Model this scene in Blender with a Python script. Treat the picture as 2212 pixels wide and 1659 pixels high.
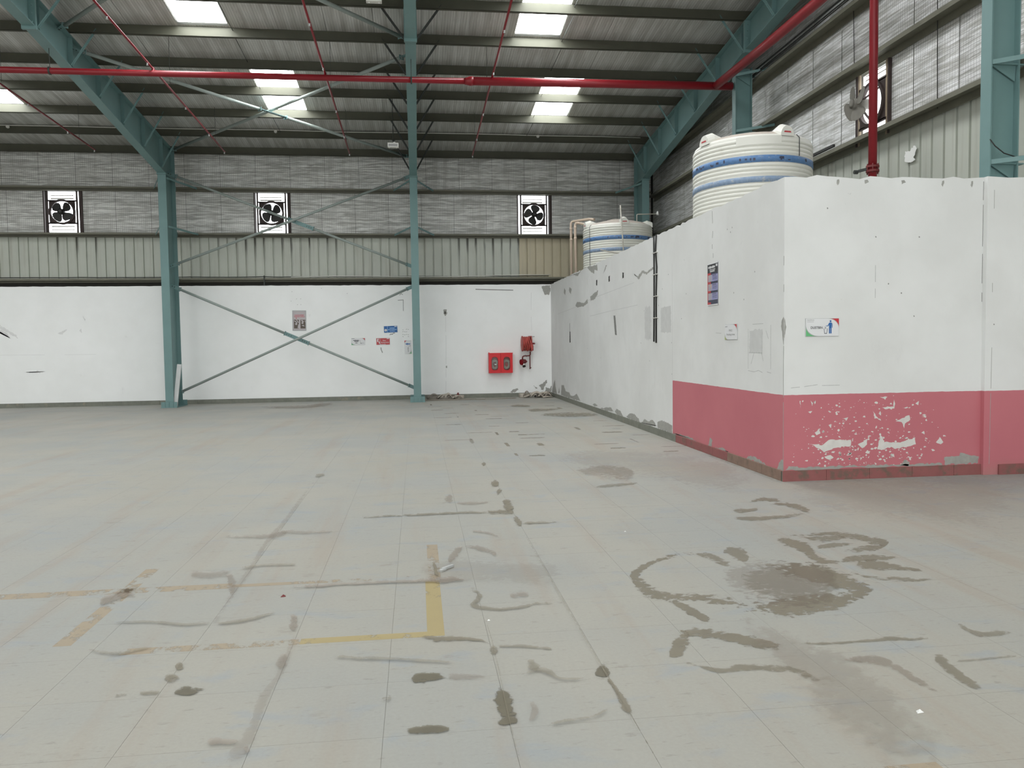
import bpy, bmesh, math, random
from mathutils import Matrix, Vector

for _o in list(bpy.data.objects):
    bpy.data.objects.remove(_o, do_unlink=True)
scene = bpy.context.scene
COL = scene.collection
random.seed(11)

# ------------------------------------------------------------------ camera
CAM_ROT = ((0.992529, 0.019923, -0.120374), (-0.121208, 0.047954, -0.991468), (-0.013981, 0.998651, 0.05001))
CAM_POS = (0.0, 0.0, 1.5)
FPX = 1685.06
_cam = bpy.data.cameras.new('camera')
_cam.sensor_width = 36.0
_cam.lens = FPX / 2212.0 * 36.0
_cam.clip_end = 200
camera = bpy.data.objects.new('camera', _cam)
camera.matrix_world = Matrix.Translation(CAM_POS) @ Matrix(CAM_ROT).to_4x4()
COL.objects.link(camera)
scene.camera = camera

# ------------------------------------------------------------------ sky, exposure
SKY_STRENGTH = 4.6          # overcast daylight outside the fan openings
SKYLIGHT_STRENGTH = 18.6     # daylight coming through the translucent roof sheets
EXPOSURE = 0.09
world = bpy.data.worlds.new('overcast_sky')
scene.world = world
world.use_nodes = True
_bg = world.node_tree.nodes['Background']
_bg.inputs['Color'].default_value = (0.93, 0.97, 1.0, 1)
_bg.inputs['Strength'].default_value = SKY_STRENGTH
scene.view_settings.view_transform = 'Standard'
scene.view_settings.look = 'None'
scene.view_settings.gamma = 1.0
scene.view_settings.use_curve_mapping = False
scene.view_settings.exposure = EXPOSURE
scene.cycles.max_bounces = 5
scene.cycles.use_light_tree = False
scene.cycles.adaptive_threshold = 0.04
# unseen doorways added behind the viewer for frontal light; portals only steer sky sampling
ADDED_DOORS = ((-18.5, -13.0), (-8.0, -2.0), (0.5, 6.5))
DOOR_H = 4.6
for _x0, _x1 in ADDED_DOORS:
    _l = bpy.data.lights.new('added_door_portal', 'AREA'); _l.shape = 'RECTANGLE'
    _l.size = _x1 - _x0; _l.size_y = DOOR_H; _l.cycles.is_portal = True
    _lo = bpy.data.objects.new('added_door_portal', _l); COL.objects.link(_lo)
    _lo.location = ((_x0 + _x1)/2, -12.2, DOOR_H/2); _lo.rotation_euler = (math.radians(90), 0, 0)

# ------------------------------------------------------------------ dimensions of the hall (metres)
X_LEFT, X_RIGHT = -26.0, 6.95          # side walls
Y_BACK, Y_FRONT = 22.3, -12.0          # back wall face, wall behind the camera
H_WALL = 3.23                          # masonry height
EAVE_Y, EAVE_Z, SLOPE = 22.2, 6.74, 0.1
RIDGE_Y = 3.2
FRAMES = (-6.37, 0.0, 6.33)            # frame axes
PITCH = 0.91                           # roof sheet width
PURLIN_T = [0.06] + [1.37 + 1.29 * k for k in range(8)]
BOX_X, BOX_Y = 3.87, 7.88              # corner of the inner room
TILE = 0.494
TX0, TY0 = 0.83, 4.945                 # one floor joint crossing

def roof_z(y):
    """underside of the purlins"""
    return EAVE_Z + SLOPE * (EAVE_Y - y) if y >= RIDGE_Y else EAVE_Z + SLOPE * (EAVE_Y - 2 * RIDGE_Y + y)

# ------------------------------------------------------------------ mesh helpers
class MB:
    def __init__(self):
        self.v = []; self.f = []; self.smooth = set()
    def add(self, vs, fs, smooth=False):
        n = len(self.v)
        self.v += [tuple(p) for p in vs]
        for q in fs:
            if smooth: self.smooth.add(len(self.f))
            self.f.append([i + n for i in q])
        return self
    def box(self, x0, x1, y0, y1, z0, z1):
        return self.add([(x0,y0,z0),(x1,y0,z0),(x1,y1,z0),(x0,y1,z0),(x0,y0,z1),(x1,y0,z1),(x1,y1,z1),(x0,y1,z1)],
                        [(0,3,2,1),(4,5,6,7),(0,1,5,4),(1,2,6,5),(2,3,7,6),(3,0,4,7)])
    def bar(self, a, b, w, t, side=(1,0,0)):
        """rectangular bar from a to b; w along 'side', t across"""
        a = Vector(a); b = Vector(b); d = (b - a).normalized()
        s = Vector(side); s = (s - d * s.dot(d)).normalized(); n = d.cross(s)
        vs = []
        for p in (a, b):
            for i, j in ((-1,-1),(1,-1),(1,1),(-1,1)):
                vs.append(p + s * (i * w / 2) + n * (j * t / 2))
        return self.add(vs, [(0,3,2,1),(4,5,6,7),(0,1,5,4),(1,2,6,5),(2,3,7,6),(3,0,4,7)])
    def tube(self, pts, r, n=10, caps=True, closed=False):
        pts = [Vector(p) for p in pts]
        m = len(pts); vs = []; fs = []
        rs = r if isinstance(r, (list, tuple)) else [r] * m
        prev = None
        for i, p in enumerate(pts):
            if closed: d = (pts[(i + 1) % m] - pts[i - 1])
            elif i == 0: d = pts[1] - p
            elif i == m - 1: d = p - pts[-2]
            else: d = (pts[i + 1] - p).normalized() + (p - pts[i - 1]).normalized()
            d.normalize()
            if prev is None:
                u = d.orthogonal().normalized()
            else:
                u = (prev - d * prev.dot(d)).normalized()
            prev = u; w = d.cross(u)
            for k in range(n):
                a = 2 * math.pi * k / n
                vs.append(p + (u * math.cos(a) + w * math.sin(a)) * rs[i])
        segs = m if closed else m - 1
        for i in range(segs):
            for k in range(n):
                i2 = (i + 1) % m
                fs.append((i*n+k, i*n+(k+1)%n, i2*n+(k+1)%n, i2*n+k))
        self.add(vs, fs, True)
        if caps and not closed:
            b = len(self.v) - m * n
            self.f.append([b + k for k in range(n)][::-1]); self.f.append([b + (m-1)*n + k for k in range(n)])
        return self
    def disc(self, c, axis, r, t, n=24, r_in=0.0):
        """disc or ring (r_in > 0) of thickness t"""
        c = Vector(c); d = Vector(axis).normalized(); u = d.orthogonal().normalized(); w = d.cross(u)
        vs = []
        for s in (-t/2, t/2):
            for rr in ((r, r_in) if r_in else (r,)):
                for k in range(n):
                    a = 2*math.pi*k/n
                    vs.append(c + d*s + (u*math.cos(a) + w*math.sin(a))*rr)
        fs = []
        if r_in:
            for k in range(n):
                k2 = (k+1) % n
                fs += [(k, k2, n+k2, n+k)[::-1], (2*n+k, 2*n+k2, 3*n+k2, 3*n+k), (k, k2, 2*n+k2, 2*n+k), (n+k, n+k2, 3*n+k2, 3*n+k)[::-1]]
        else:
            fs = [tuple(range(n))[::-1], tuple(range(n, 2*n))] + [(k, (k+1)%n, n+(k+1)%n, n+k) for k in range(n)]
        return self.add(vs, fs)
    def lathe(self, c, prof, n=48, smooth=True):
        """profile of (r, z) about the vertical axis through c"""
        vs = []; fs = []
        for r, z in prof:
            for k in range(n):
                a = 2*math.pi*k/n
                vs.append((c[0] + r*math.cos(a), c[1] + r*math.sin(a), c[2] + z))
        for i in range(len(prof)-1):
            for k in range(n):
                fs.append((i*n+k, i*n+(k+1)%n, (i+1)*n+(k+1)%n, (i+1)*n+k))
        return self.add(vs, fs, smooth)
    def prism(self, poly, axis, a0, a1):
        """2-D polygon extruded along axis 0, 1 or 2; poly gives the two other coordinates in order"""
        n = len(poly); vs = []
        for a in (a0, a1):
            for p, q in poly:
                vs.append({0:(a,p,q), 1:(p,a,q), 2:(p,q,a)}[axis])
        fs = [tuple(range(n))[::-1], tuple(range(n, 2*n))] + [(k, (k+1)%n, n+(k+1)%n, n+k) for k in range(n)]
        return self.add(vs, fs)
    def mesh(self, name, org=(0,0,0)):
        me = bpy.data.meshes.new(name)
        me.from_pydata([(p[0]-org[0], p[1]-org[1], p[2]-org[2]) for p in self.v], [], self.f)
        bm = bmesh.new(); bm.from_mesh(me); bmesh.ops.recalc_face_normals(bm, faces=bm.faces); bm.to_mesh(me); bm.free()
        if self.smooth:
            for i, p in enumerate(me.polygons): p.use_smooth = i in self.smooth
        me.update()
        return me

ORG = {}
def build(name, mb, mat, parent=None, org=None):
    """one mesh object; a part takes its parent's origin, a thing sits at its own base"""
    if parent is not None: org = ORG[parent.name]
    elif org is None:
        xs = [p[0] for p in mb.v]; ys = [p[1] for p in mb.v]; zs = [p[2] for p in mb.v]
        org = ((min(xs)+max(xs))/2, (min(ys)+max(ys))/2, min(zs))
    o = bpy.data.objects.new(name, mb.mesh(name, org))
    COL.objects.link(o)
    if mat is not None: o.data.materials.append(mat)
    if parent is not None: o.parent = parent
    else: o.location = org
    ORG[o.name] = org
    return o
def tag(o, label=None, cat=None, group=None, kind=None):
    if label: o['label'] = label
    if cat: o['category'] = cat
    if group: o['group'] = group
    if kind: o['kind'] = kind
    return o
def thing(name, label, cat, loc, rotz=0.0, group=None, local=False):
    """an Empty at the thing's base; local=True: its parts are given in its own coordinates"""
    o = bpy.data.objects.new(name, None); COL.objects.link(o)
    o.empty_display_size = 0.1
    o.location = loc; o.rotation_euler = (0, 0, rotz)
    ORG[o.name] = (0,0,0) if local else tuple(loc)
    return tag(o, label, cat, group)
def struct(name, mb, mat, label=None, cat=None):
    o = build(name, mb, mat)
    return tag(o, label, cat, kind='structure')
def share(name, mesh, parent, loc):
    """a piece that shares its mesh with its likes"""
    o = bpy.data.objects.new(name, mesh); COL.objects.link(o)
    po = ORG[parent.name]
    o.parent = parent; o.location = (loc[0]-po[0], loc[1]-po[1], loc[2]-po[2])
    ORG[o.name] = tuple(loc)
    return o

# ------------------------------------------------------------------ node helpers and materials
class NT:
    def __init__(self, name):
        self.m = bpy.data.materials.new(name); self.m.use_nodes = True
        self.t = self.m.node_tree; self.t.nodes.clear()
        self.out = self.t.nodes.new('ShaderNodeOutputMaterial')
        self.p = self.t.nodes.new('ShaderNodeBsdfPrincipled')
        self.t.links.new(self.p.outputs[0], self.out.inputs[0])
        self._pos = None
    def link(self, a, b): self.t.links.new(a, b)
    def node(self, typ, **kw):
        n = self.t.nodes.new(typ)
        for k, v in kw.items(): setattr(n, k, v)
        return n
    def pos(self):
        if self._pos is None: self._pos = self.node('ShaderNodeNewGeometry').outputs['Position']
        return self._pos
    def put(self, sock, v):
        if hasattr(v, 'links') or hasattr(v, 'is_linked'): self.link(v, sock)
        else: sock.default_value = v
    def math(self, op, a, b=0.0, clamp=False):
        n = self.node('ShaderNodeMath', operation=op); n.use_clamp = clamp
        self.put(n.inputs[0], a); self.put(n.inputs[1], b)
        return n.outputs[0]
    def vmul(self, v, s):
        n = self.node('ShaderNodeVectorMath', operation='MULTIPLY'); self.put(n.inputs[0], v); n.inputs[1].default_value = s
        return n.outputs[0]
    def xyz(self, v=None):
        n = self.node('ShaderNodeSeparateXYZ'); self.link(v or self.pos(), n.inputs[0]); return n.outputs
    def noise(self, scale, detail=3.0, rough=0.55, vec=None, stretch=None, dist=0.0):
        n = self.node('ShaderNodeTexNoise'); v = vec or self.pos()
        if stretch: v = self.vmul(v, stretch)
        self.link(v, n.inputs['Vector'])
        n.inputs['Scale'].default_value = scale; n.inputs['Detail'].default_value = detail
        n.inputs['Roughness'].default_value = rough; n.inputs['Distortion'].default_value = dist
        return n.outputs['Fac']
    def ramp(self, fac, lo, hi, a=0.0, b=1.0, smooth=True):
        n = self.node('ShaderNodeMapRange'); n.interpolation_type = 'SMOOTHSTEP' if smooth else 'LINEAR'
        self.put(n.inputs['Value'], fac)
        self.put(n.inputs['From Min'], lo); self.put(n.inputs['From Max'], hi)
        n.inputs['To Min'].default_value = a; n.inputs['To Max'].default_value = b
        return n.outputs['Result']
    def mix(self, fac, a, b, blend='MIX'):
        n = self.node('ShaderNodeMix', data_type='RGBA', blend_type=blend)
        self.put(n.inputs[0], fac)
        for s, v in ((n.inputs[6], a), (n.inputs[7], b)):
            if isinstance(v, tuple): s.default_value = (*v[:3], 1)
            else: self.link(v, s)
        return n.outputs[2]
    def bump(self, h, strength=0.3, dist=0.01):
        n = self.node('ShaderNodeBump'); n.inputs['Strength'].default_value = strength; n.inputs['Distance'].default_value = dist
        self.link(h, n.inputs['Height']); self.link(n.outputs[0], self.p.inputs['Normal'])
    def fin(self, col=None, rough=None, metal=None, spec=None):
        if col is not None:
            if isinstance(col, tuple): self.p.inputs['Base Color'].default_value = (*col[:3], 1)
            else: self.link(col, self.p.inputs['Base Color'])
        for k, v in (('Roughness', rough), ('Metallic', metal), ('Specular IOR Level', spec)):
            if v is not None: self.put(self.p.inputs[k], v)
        return self.m

def plain(name, c, rough=0.6, metal=0.0, var=0.18, scale=6.0, dirt=None, bump=0.0, bscale=60.0, spec=0.4):
    """one colour with uneven tone; dirt = (colour, threshold, scale)"""
    g = NT(name)
    n = g.noise(scale, 4)
    col = g.mix(n, tuple(v*(1-var) for v in c), tuple(min(1, v*(1+var)) for v in c))
    if dirt:
        d = g.ramp(g.noise(dirt[2], 5, 0.65), dirt[1], dirt[1] + 0.18)
        col = g.mix(d, col, dirt[0])
    if bump: g.bump(g.noise(bscale, 4), bump, 0.004)
    return g.fin(col, rough, metal, spec)
STAINS = [
('d',0.75,[2.263,4.785,2.327,4.912,2.306,4.598,2.509,4.967,2.392,4.455,2.658,4.89,2.478,4.302,2.75,4.694,2.571,4.338,2.7,4.316,2.523,4.381,2.359,4.025,2.369,4.353,2.173,3.95,2.184,4.324,1.997,3.926,2.031,4.283,1.872,3.958,1.861,4.31,1.759,4.097]),
('d',0.38,[1.865,4.351,2.131,4.93,1.96,4.083,2.466,5.065,2.134,3.993,2.664,4.939,2.379,4.123,2.69,4.654]),
('d',0.75,[2.012,5.319,1.978,5.226,1.808,5.334,1.765,5.186,1.584,5.175,1.564,5.061,1.369,4.939,1.394,4.815,1.284,4.569,1.42,4.76,1.308,4.365,1.43,4.631,1.403,4.31,1.48,4.517,1.558,4.273,1.629,4.452,1.675,4.161,1.788,4.404,1.772,4.018,1.927,4.317]),
('d',0.7,[1.407,4.335,1.453,4.424,1.441,4.163,1.509,4.286,1.472,3.998,1.55,4.131,1.522,3.937,1.555,3.993]),
('r',0.35,[1.743,4.347,2.073,5.085,1.856,4.039,2.416,5.17,2.121,4.01,2.64,4.967,2.347,4.161,2.651,4.702]),
('d',0.6,[1.907,5.229,1.954,5.338,1.962,5.043,2.077,5.278,2.026,4.879,2.109,5.029]),
('d',0.6,[2.137,5.274,2.249,5.486,2.123,5.004,2.346,5.372,2.166,4.96,2.255,5.079]),
('d',0.7,[2.647,5.52,2.715,5.639,2.635,5.33,2.792,5.599,2.654,5.153,2.881,5.491,2.637,5.01,2.808,5.235,2.665,4.887,2.767,5.048,2.784,4.854,2.844,4.953]),
('d',0.65,[2.788,5.618,2.844,5.727,2.913,5.532,3.003,5.705,3.107,5.581,3.193,5.735,3.205,5.436,3.364,5.687,3.256,5.283,3.443,5.558,3.335,5.234,3.484,5.387,3.328,5.308,3.224,5.122,3.182,5.303,3.057,5.08,3.002,5.206,2.944,5.097]),
('d',0.6,[2.872,5.491,2.939,5.617,2.973,5.403,3.097,5.633,3.196,5.473,3.255,5.578]),
('d',0.6,[2.832,5.24,2.879,5.335,2.962,5.251,3.044,5.407,3.172,5.308,3.218,5.387]),
('d',0.65,[2.807,4.889,2.881,5.024,2.983,4.878,3.107,5.085,3.23,4.898,3.274,4.966]),
('d',0.65,[2.841,4.75,2.915,4.879,2.914,4.691,3.078,4.947,3.093,4.644,3.179,4.766,3.207,4.597,3.261,4.671]),
('d',0.6,[2.739,4.665,2.778,4.723,2.787,4.51,2.843,4.595,2.957,4.436,3.033,4.549,3.051,4.415,3.098,4.484,3.182,4.423,3.239,4.508]),
('d',0.75,[1.323,3.875,1.349,3.912,1.31,3.808,1.376,3.818,1.252,3.763,1.303,3.632,1.206,3.653,1.227,3.525,1.162,3.549,1.162,3.508]),
('d',0.75,[1.302,3.804,1.331,3.883,1.382,3.728,1.454,3.904,1.502,3.669,1.574,3.819,1.597,3.564,1.693,3.741,1.712,3.502,1.772,3.602]),
('d',0.6,[1.199,3.462,1.214,3.493,1.258,3.392,1.28,3.437,1.338,3.311,1.37,3.388,1.452,3.318,1.497,3.428,1.586,3.282,1.641,3.389,1.661,3.262,1.707,3.334,1.678,3.18,1.746,3.269,1.72,3.157,1.744,3.188]),
('d',0.6,[1.812,3.597,1.826,3.624,1.961,3.558,1.985,3.603,2.157,3.562,2.178,3.598,2.326,3.557,2.367,3.621,2.491,3.528,2.523,3.573]),
('d',0.6,[2.393,3.358,2.446,3.404,2.339,3.247,2.467,3.357,2.336,3.154,2.422,3.227,2.309,3.027,2.405,3.116,2.353,2.969,2.412,3.027]),
('d',0.4,[2.439,3.272,2.456,3.295,2.58,3.272,2.603,3.303,2.804,3.286,2.829,3.318]),
('r',0.6,[1.945,3.363,1.973,3.411,2.049,3.313,2.124,3.423,2.11,3.238,2.18,3.318,2.121,3.092,2.19,3.16,2.151,2.973,2.178,2.999]),
('d',0.5,[2.771,3.693,2.812,3.735,2.763,3.546,2.826,3.615,2.828,3.524,2.898,3.616,2.966,3.554,3.009,3.61]),
('d',0.65,[3.03,6.846,3.081,6.973,3.2,6.907,3.291,7.107,3.334,6.813,3.416,6.972]),
('d',0.65,[3.181,6.774,3.243,6.899,3.291,6.637,3.387,6.818,3.312,6.438,3.477,6.712,3.33,6.288,3.425,6.433]),
('d',0.6,[2.715,6.476,2.815,6.71,2.827,6.467,2.901,6.641,2.991,6.545,3.041,6.662]),
('d',0.6,[2.625,6.243,2.683,6.377,2.77,6.153,2.852,6.338,3.027,6.176,3.114,6.363,3.289,6.268,3.37,6.433]),
('r',0.55,[1.804,8.815,1.896,9.239,1.975,8.287,2.284,9.524,2.21,8.198,2.521,9.297,2.38,8.391,2.527,8.878]),
('d',0.5,[1.807,7.867,1.833,7.99,2.035,7.891,2.097,8.144,2.294,7.964,2.341,8.135]),
('d',1,[0.309,3.322,0.356,3.34,0.288,3.204,0.378,3.241,0.295,3.1,0.375,3.133,0.282,2.997,0.391,3.036,0.315,2.973,0.356,2.984]),
('d',0.9,[0.771,3.386,0.775,3.432,0.79,3.336,0.835,3.526,0.832,3.369,0.854,3.428]),
('d',0.7,[0.806,3.349,0.828,3.375,0.815,3.225,0.84,3.249,0.803,3.063,0.851,3.103,0.811,2.975,0.845,3.003]),
('d',0.9,[-0.06,3.452,-0.062,3.515,-0.011,3.403,-0.016,3.562,0.042,3.432,0.044,3.544,0.11,3.447,0.113,3.486]),
('r',0.4,[0.104,3.433,0.107,3.512,0.196,3.419,0.201,3.498,0.29,3.417,0.295,3.48]),
('d',0.85,[-0.069,2.981,-0.07,3.016,-0.011,2.956,-0.013,3.039,0.051,2.961,0.051,3.038,0.095,2.977,0.097,3.0]),
('d',0.9,[-1.073,3.46,-1.098,3.537,-1.018,3.439,-1.057,3.563,-0.947,3.486,-0.959,3.525]),
('d',0.5,[-1.225,3.484,-1.241,3.53,-1.174,3.474,-1.195,3.535,-1.14,3.487,-1.15,3.518]),
('d',0.45,[-1.325,3.478,-1.346,3.532,-1.266,3.481,-1.283,3.528]),
('d',0.75,[-1.134,3.725,-1.168,3.784,-1.114,3.736,-1.173,3.836,-1.122,3.79,-1.157,3.845]),
('d',0.7,[-1.155,3.601,-1.191,3.701,-1.12,3.59,-1.166,3.724,-1.096,3.639,-1.11,3.681]),
('d',0.75,[-0.02,3.977,-0.016,4.018,0.062,3.89,0.067,3.99,0.167,3.884,0.173,3.975,0.294,3.865,0.3,3.903,0.337,3.767,0.352,3.814]),
('d',0.6,[0.316,3.752,0.345,3.822,0.326,3.681,0.372,3.793,0.348,3.682,0.371,3.74]),
('d',0.55,[0.368,3.773,0.372,3.811,0.491,3.744,0.5,3.801,0.644,3.694,0.652,3.731]),
('d',0.55,[0.274,4.816,0.284,4.85,0.307,4.654,0.336,4.737,0.322,4.588,0.367,4.599,0.302,4.534,0.328,4.458,0.27,4.409,0.32,4.475,0.32,4.352,0.331,4.425,0.436,4.299,0.442,4.361,0.572,4.324,0.577,4.386,0.658,4.366,0.665,4.429,0.806,4.37,0.813,4.409]),
('r',0.55,[0.515,4.502,0.522,4.611,0.568,4.505,0.585,4.642,0.629,4.47,0.654,4.603]),
('d',0.7,[0.582,6.827,0.594,6.981,0.72,6.774,0.746,7.021,0.821,6.695,0.867,7.064]),
('d',0.8,[0.784,7.39,0.85,7.517,0.753,7.036,0.879,7.301,0.785,6.852,0.86,7.026]),
('d',0.8,[0.755,8.252,0.78,8.475,0.778,8.025,0.853,8.646,0.837,8.18,0.865,8.399]),
('d',0.7,[0.763,7.828,0.828,8.068,0.765,7.621,0.861,7.967]),
('d',0.7,[0.773,9.751,0.835,10.008,0.779,9.48,0.86,9.807]),
('d',0.7,[0.794,6.636,0.838,6.741,0.791,6.411,0.862,6.566,0.805,6.286,0.854,6.381]),
('d',0.6,[-0.511,6.854,-0.518,6.945,-0.029,6.861,-0.031,6.984,0.378,6.861,0.385,6.984,0.622,6.819,0.636,6.973]),
('d',0.6,[0.842,6.365,0.859,6.499,0.986,6.369,1.003,6.476,1.151,6.369,1.165,6.45]),
('r',0.6,[0.197,5.309,0.176,5.382,0.265,5.483,0.225,5.651,0.322,5.737,0.307,5.816]),
('r',0.6,[0.323,5.684,0.336,5.81,0.431,5.571,0.457,5.751,0.499,5.451,0.534,5.612,0.522,5.427,0.545,5.504]),
('r',0.5,[0.402,6.169,0.414,6.293,0.513,6.088,0.529,6.207,0.603,5.962,0.615,6.027]),
('r',0.5,[0.3,7.852,0.332,7.725,0.229,7.567,0.329,7.548,0.28,7.33,0.318,7.461]),
('r',0.5,[0.338,7.296,0.345,7.435,0.487,7.229,0.498,7.401,0.657,7.278,0.668,7.418]),
('r',0.7,[-0.734,4.438,-0.703,4.445,-0.724,4.329,-0.664,4.293,-0.723,4.213,-0.663,4.144]),
('r',0.6,[-0.684,3.874,-0.653,3.838,-0.701,3.799,-0.64,3.723,-0.694,3.716,-0.657,3.666]),
('r',0.3,[-1.2,9.042,-1.147,8.887,-1.191,7.108,-1.134,6.969,-1.206,6.168,-1.149,6.053,-1.178,5.465,-1.121,5.367,-1.174,4.921,-1.118,4.832,-1.145,4.38,-1.106,4.325]),
('r',0.3,[-0.678,4.226,-0.644,4.189,-0.672,3.667,-0.635,3.625,-0.708,3.421,-0.653,3.361,-0.708,3.065,-0.641,2.992,-0.76,2.901,-0.675,2.789]),
('r',0.55,[-1.29,5.305,-1.266,5.353,-1.228,5.084,-1.167,5.097,-1.174,4.863,-1.134,4.838]),
('r',0.45,[-1.507,5.263,-1.554,5.441,-1.373,5.204,-1.429,5.415,-1.249,5.278,-1.286,5.421]),
('r',0.7,[-1.866,4.722,-1.907,4.796,-1.814,4.773,-1.923,4.994,-1.767,4.869,-1.838,5.051,-1.706,4.896,-1.725,4.956]),
('d',0.5,[-1.112,4.32,-1.125,4.368,-1.003,4.326,-1.02,4.385,-0.892,4.388,-0.909,4.449,-0.819,4.463,-0.829,4.5]),
('d',0.45,[-1.727,4.439,-1.741,4.476,-1.463,4.405,-1.478,4.454,-1.296,4.33,-1.312,4.39,-1.141,4.338,-1.15,4.373]),
('d',0.45,[-1.666,4.058,-1.676,4.087,-1.556,3.979,-1.575,4.038,-1.471,3.96,-1.494,4.02,-1.397,4.0,-1.417,4.05,-1.315,4.05,-1.326,4.081]),
('r',0.5,[-1.579,6.354,-1.603,6.456,-1.33,6.267,-1.356,6.393,-1.111,6.257,-1.16,6.484,-1.063,6.455,-1.095,6.579]),
('r',0.4,[-1.147,6.433,-1.168,6.565,-0.913,6.332,-0.934,6.487,-0.68,6.333,-0.694,6.463]),
('d',0.45,[-1.211,5.372,-1.235,5.463,-1.096,5.429,-1.116,5.523,-0.818,5.424,-0.83,5.5]),
('r',0.75,[-0.832,4.897,-0.845,4.974,-0.63,4.9,-0.641,4.978,-0.476,4.912,-0.484,4.99,-0.029,4.887,-0.03,4.981,0.188,4.848,0.193,5.006,0.268,4.891,0.271,4.954]),
('r',0.7,[-0.818,2.997,-0.828,3.032,-0.779,2.977,-0.8,3.058,-0.723,2.981,-0.735,3.027,-0.702,3.002,-0.708,3.02]),
('r',0.6,[-0.654,2.906,-0.678,2.955,-0.638,2.919,-0.667,2.978]),
('d',0.5,[-0.177,3.263,-0.183,3.304,-0.154,3.237,-0.16,3.351,-0.132,3.26,-0.131,3.301]),
('d',0.5,[-0.433,3.766,-0.436,3.803,-0.294,3.713,-0.296,3.767,-0.184,3.695,-0.185,3.74,-0.03,3.654,-0.03,3.689,0.175,3.594,0.177,3.619]),
('d',0.55,[0.489,3.589,0.507,3.61,0.477,3.485,0.536,3.583,0.513,3.447,0.543,3.509]),
('d',0.5,[0.431,3.416,0.432,3.447,0.525,3.44,0.534,3.505,0.565,3.398,0.587,3.462,0.607,3.35,0.614,3.38,0.721,3.332,0.728,3.362]),
('r',0.5,[0.432,3.153,0.458,3.172,0.43,3.085,0.47,3.071,0.405,2.991,0.418,2.973]),
('d',0.55,[0.474,2.942,0.476,2.965,0.561,2.961,0.566,3.003,0.667,2.973,0.671,3.014,0.748,3.038,0.748,3.061]),
('r',0.32,[1.636,3.911,1.756,4.087,1.616,3.392,1.892,3.751,1.593,3.113,2.021,3.586,1.534,2.74,2.058,3.219,1.564,2.499,1.997,2.916,1.707,2.38,1.993,2.66]),
('r',0.35,[3.815,10.853,4.063,11.464,3.738,9.302,4.116,10.114,3.742,8.127,4.072,8.742,3.781,7.646,3.955,7.944]),
('r',0.16,[3.377,6.828,3.941,7.916,3.578,6.017,4.783,7.982,3.888,5.571,5.655,8.053,4.2,4.988,6.889,8.123]),
('r',0.2,[1.671,9.459,1.92,10.778,2.267,8.449,2.954,10.836,2.735,7.579,3.725,10.057,3.066,6.994,3.83,8.539]),
('r',0.2,[-0.029,4.875,-0.031,5.383,0.255,4.771,0.295,5.445,0.591,4.696,0.68,5.354,0.918,4.735,0.999,5.137]),
('d',0.6,[2.534,16.181,2.617,16.704,3.045,15.508,3.313,16.862,3.729,15.759,3.888,16.434]),
('d',0.6,[2.443,17.262,2.526,17.857,2.684,17.118,2.838,18.117,3.228,17.518,3.301,17.923]),
('d',0.6,[2.19,18.652,2.243,19.109,2.449,18.488,2.572,19.409,2.707,18.495,2.775,18.945]),
('r',0.7,[-3.965,20.219,-4.065,20.736,-2.958,19.57,-3.149,20.834,-2.436,19.881,-2.639,21.469,-2.154,20.659,-2.278,21.775]),
('d',0.5,[-1.19,9.119,-1.223,9.33,-1.138,9.121,-1.184,9.443,-1.089,9.219,-1.109,9.381]),
('d',0.8,[0.074,5.342,0.088,5.362,0.08,5.212,0.109,5.238,0.083,5.08,0.111,5.11,0.098,4.963,0.128,5.016]),
('d',0.5,[0.826,2.606,0.82,2.602,0.827,2.87,0.82,2.866,0.828,3.151,0.821,3.145,0.823,3.462,0.815,3.455,0.821,3.836,0.814,3.829,0.821,4.434,0.813,4.425,0.82,5.196,0.812,5.185,0.817,6.164,0.809,6.15]),
('d',0.4,[0.341,2.689,0.336,2.687,0.339,2.942,0.333,2.94,0.344,3.312,0.337,3.31,0.351,3.785,0.345,3.782,0.343,4.256,0.337,4.252]),
]

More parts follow.
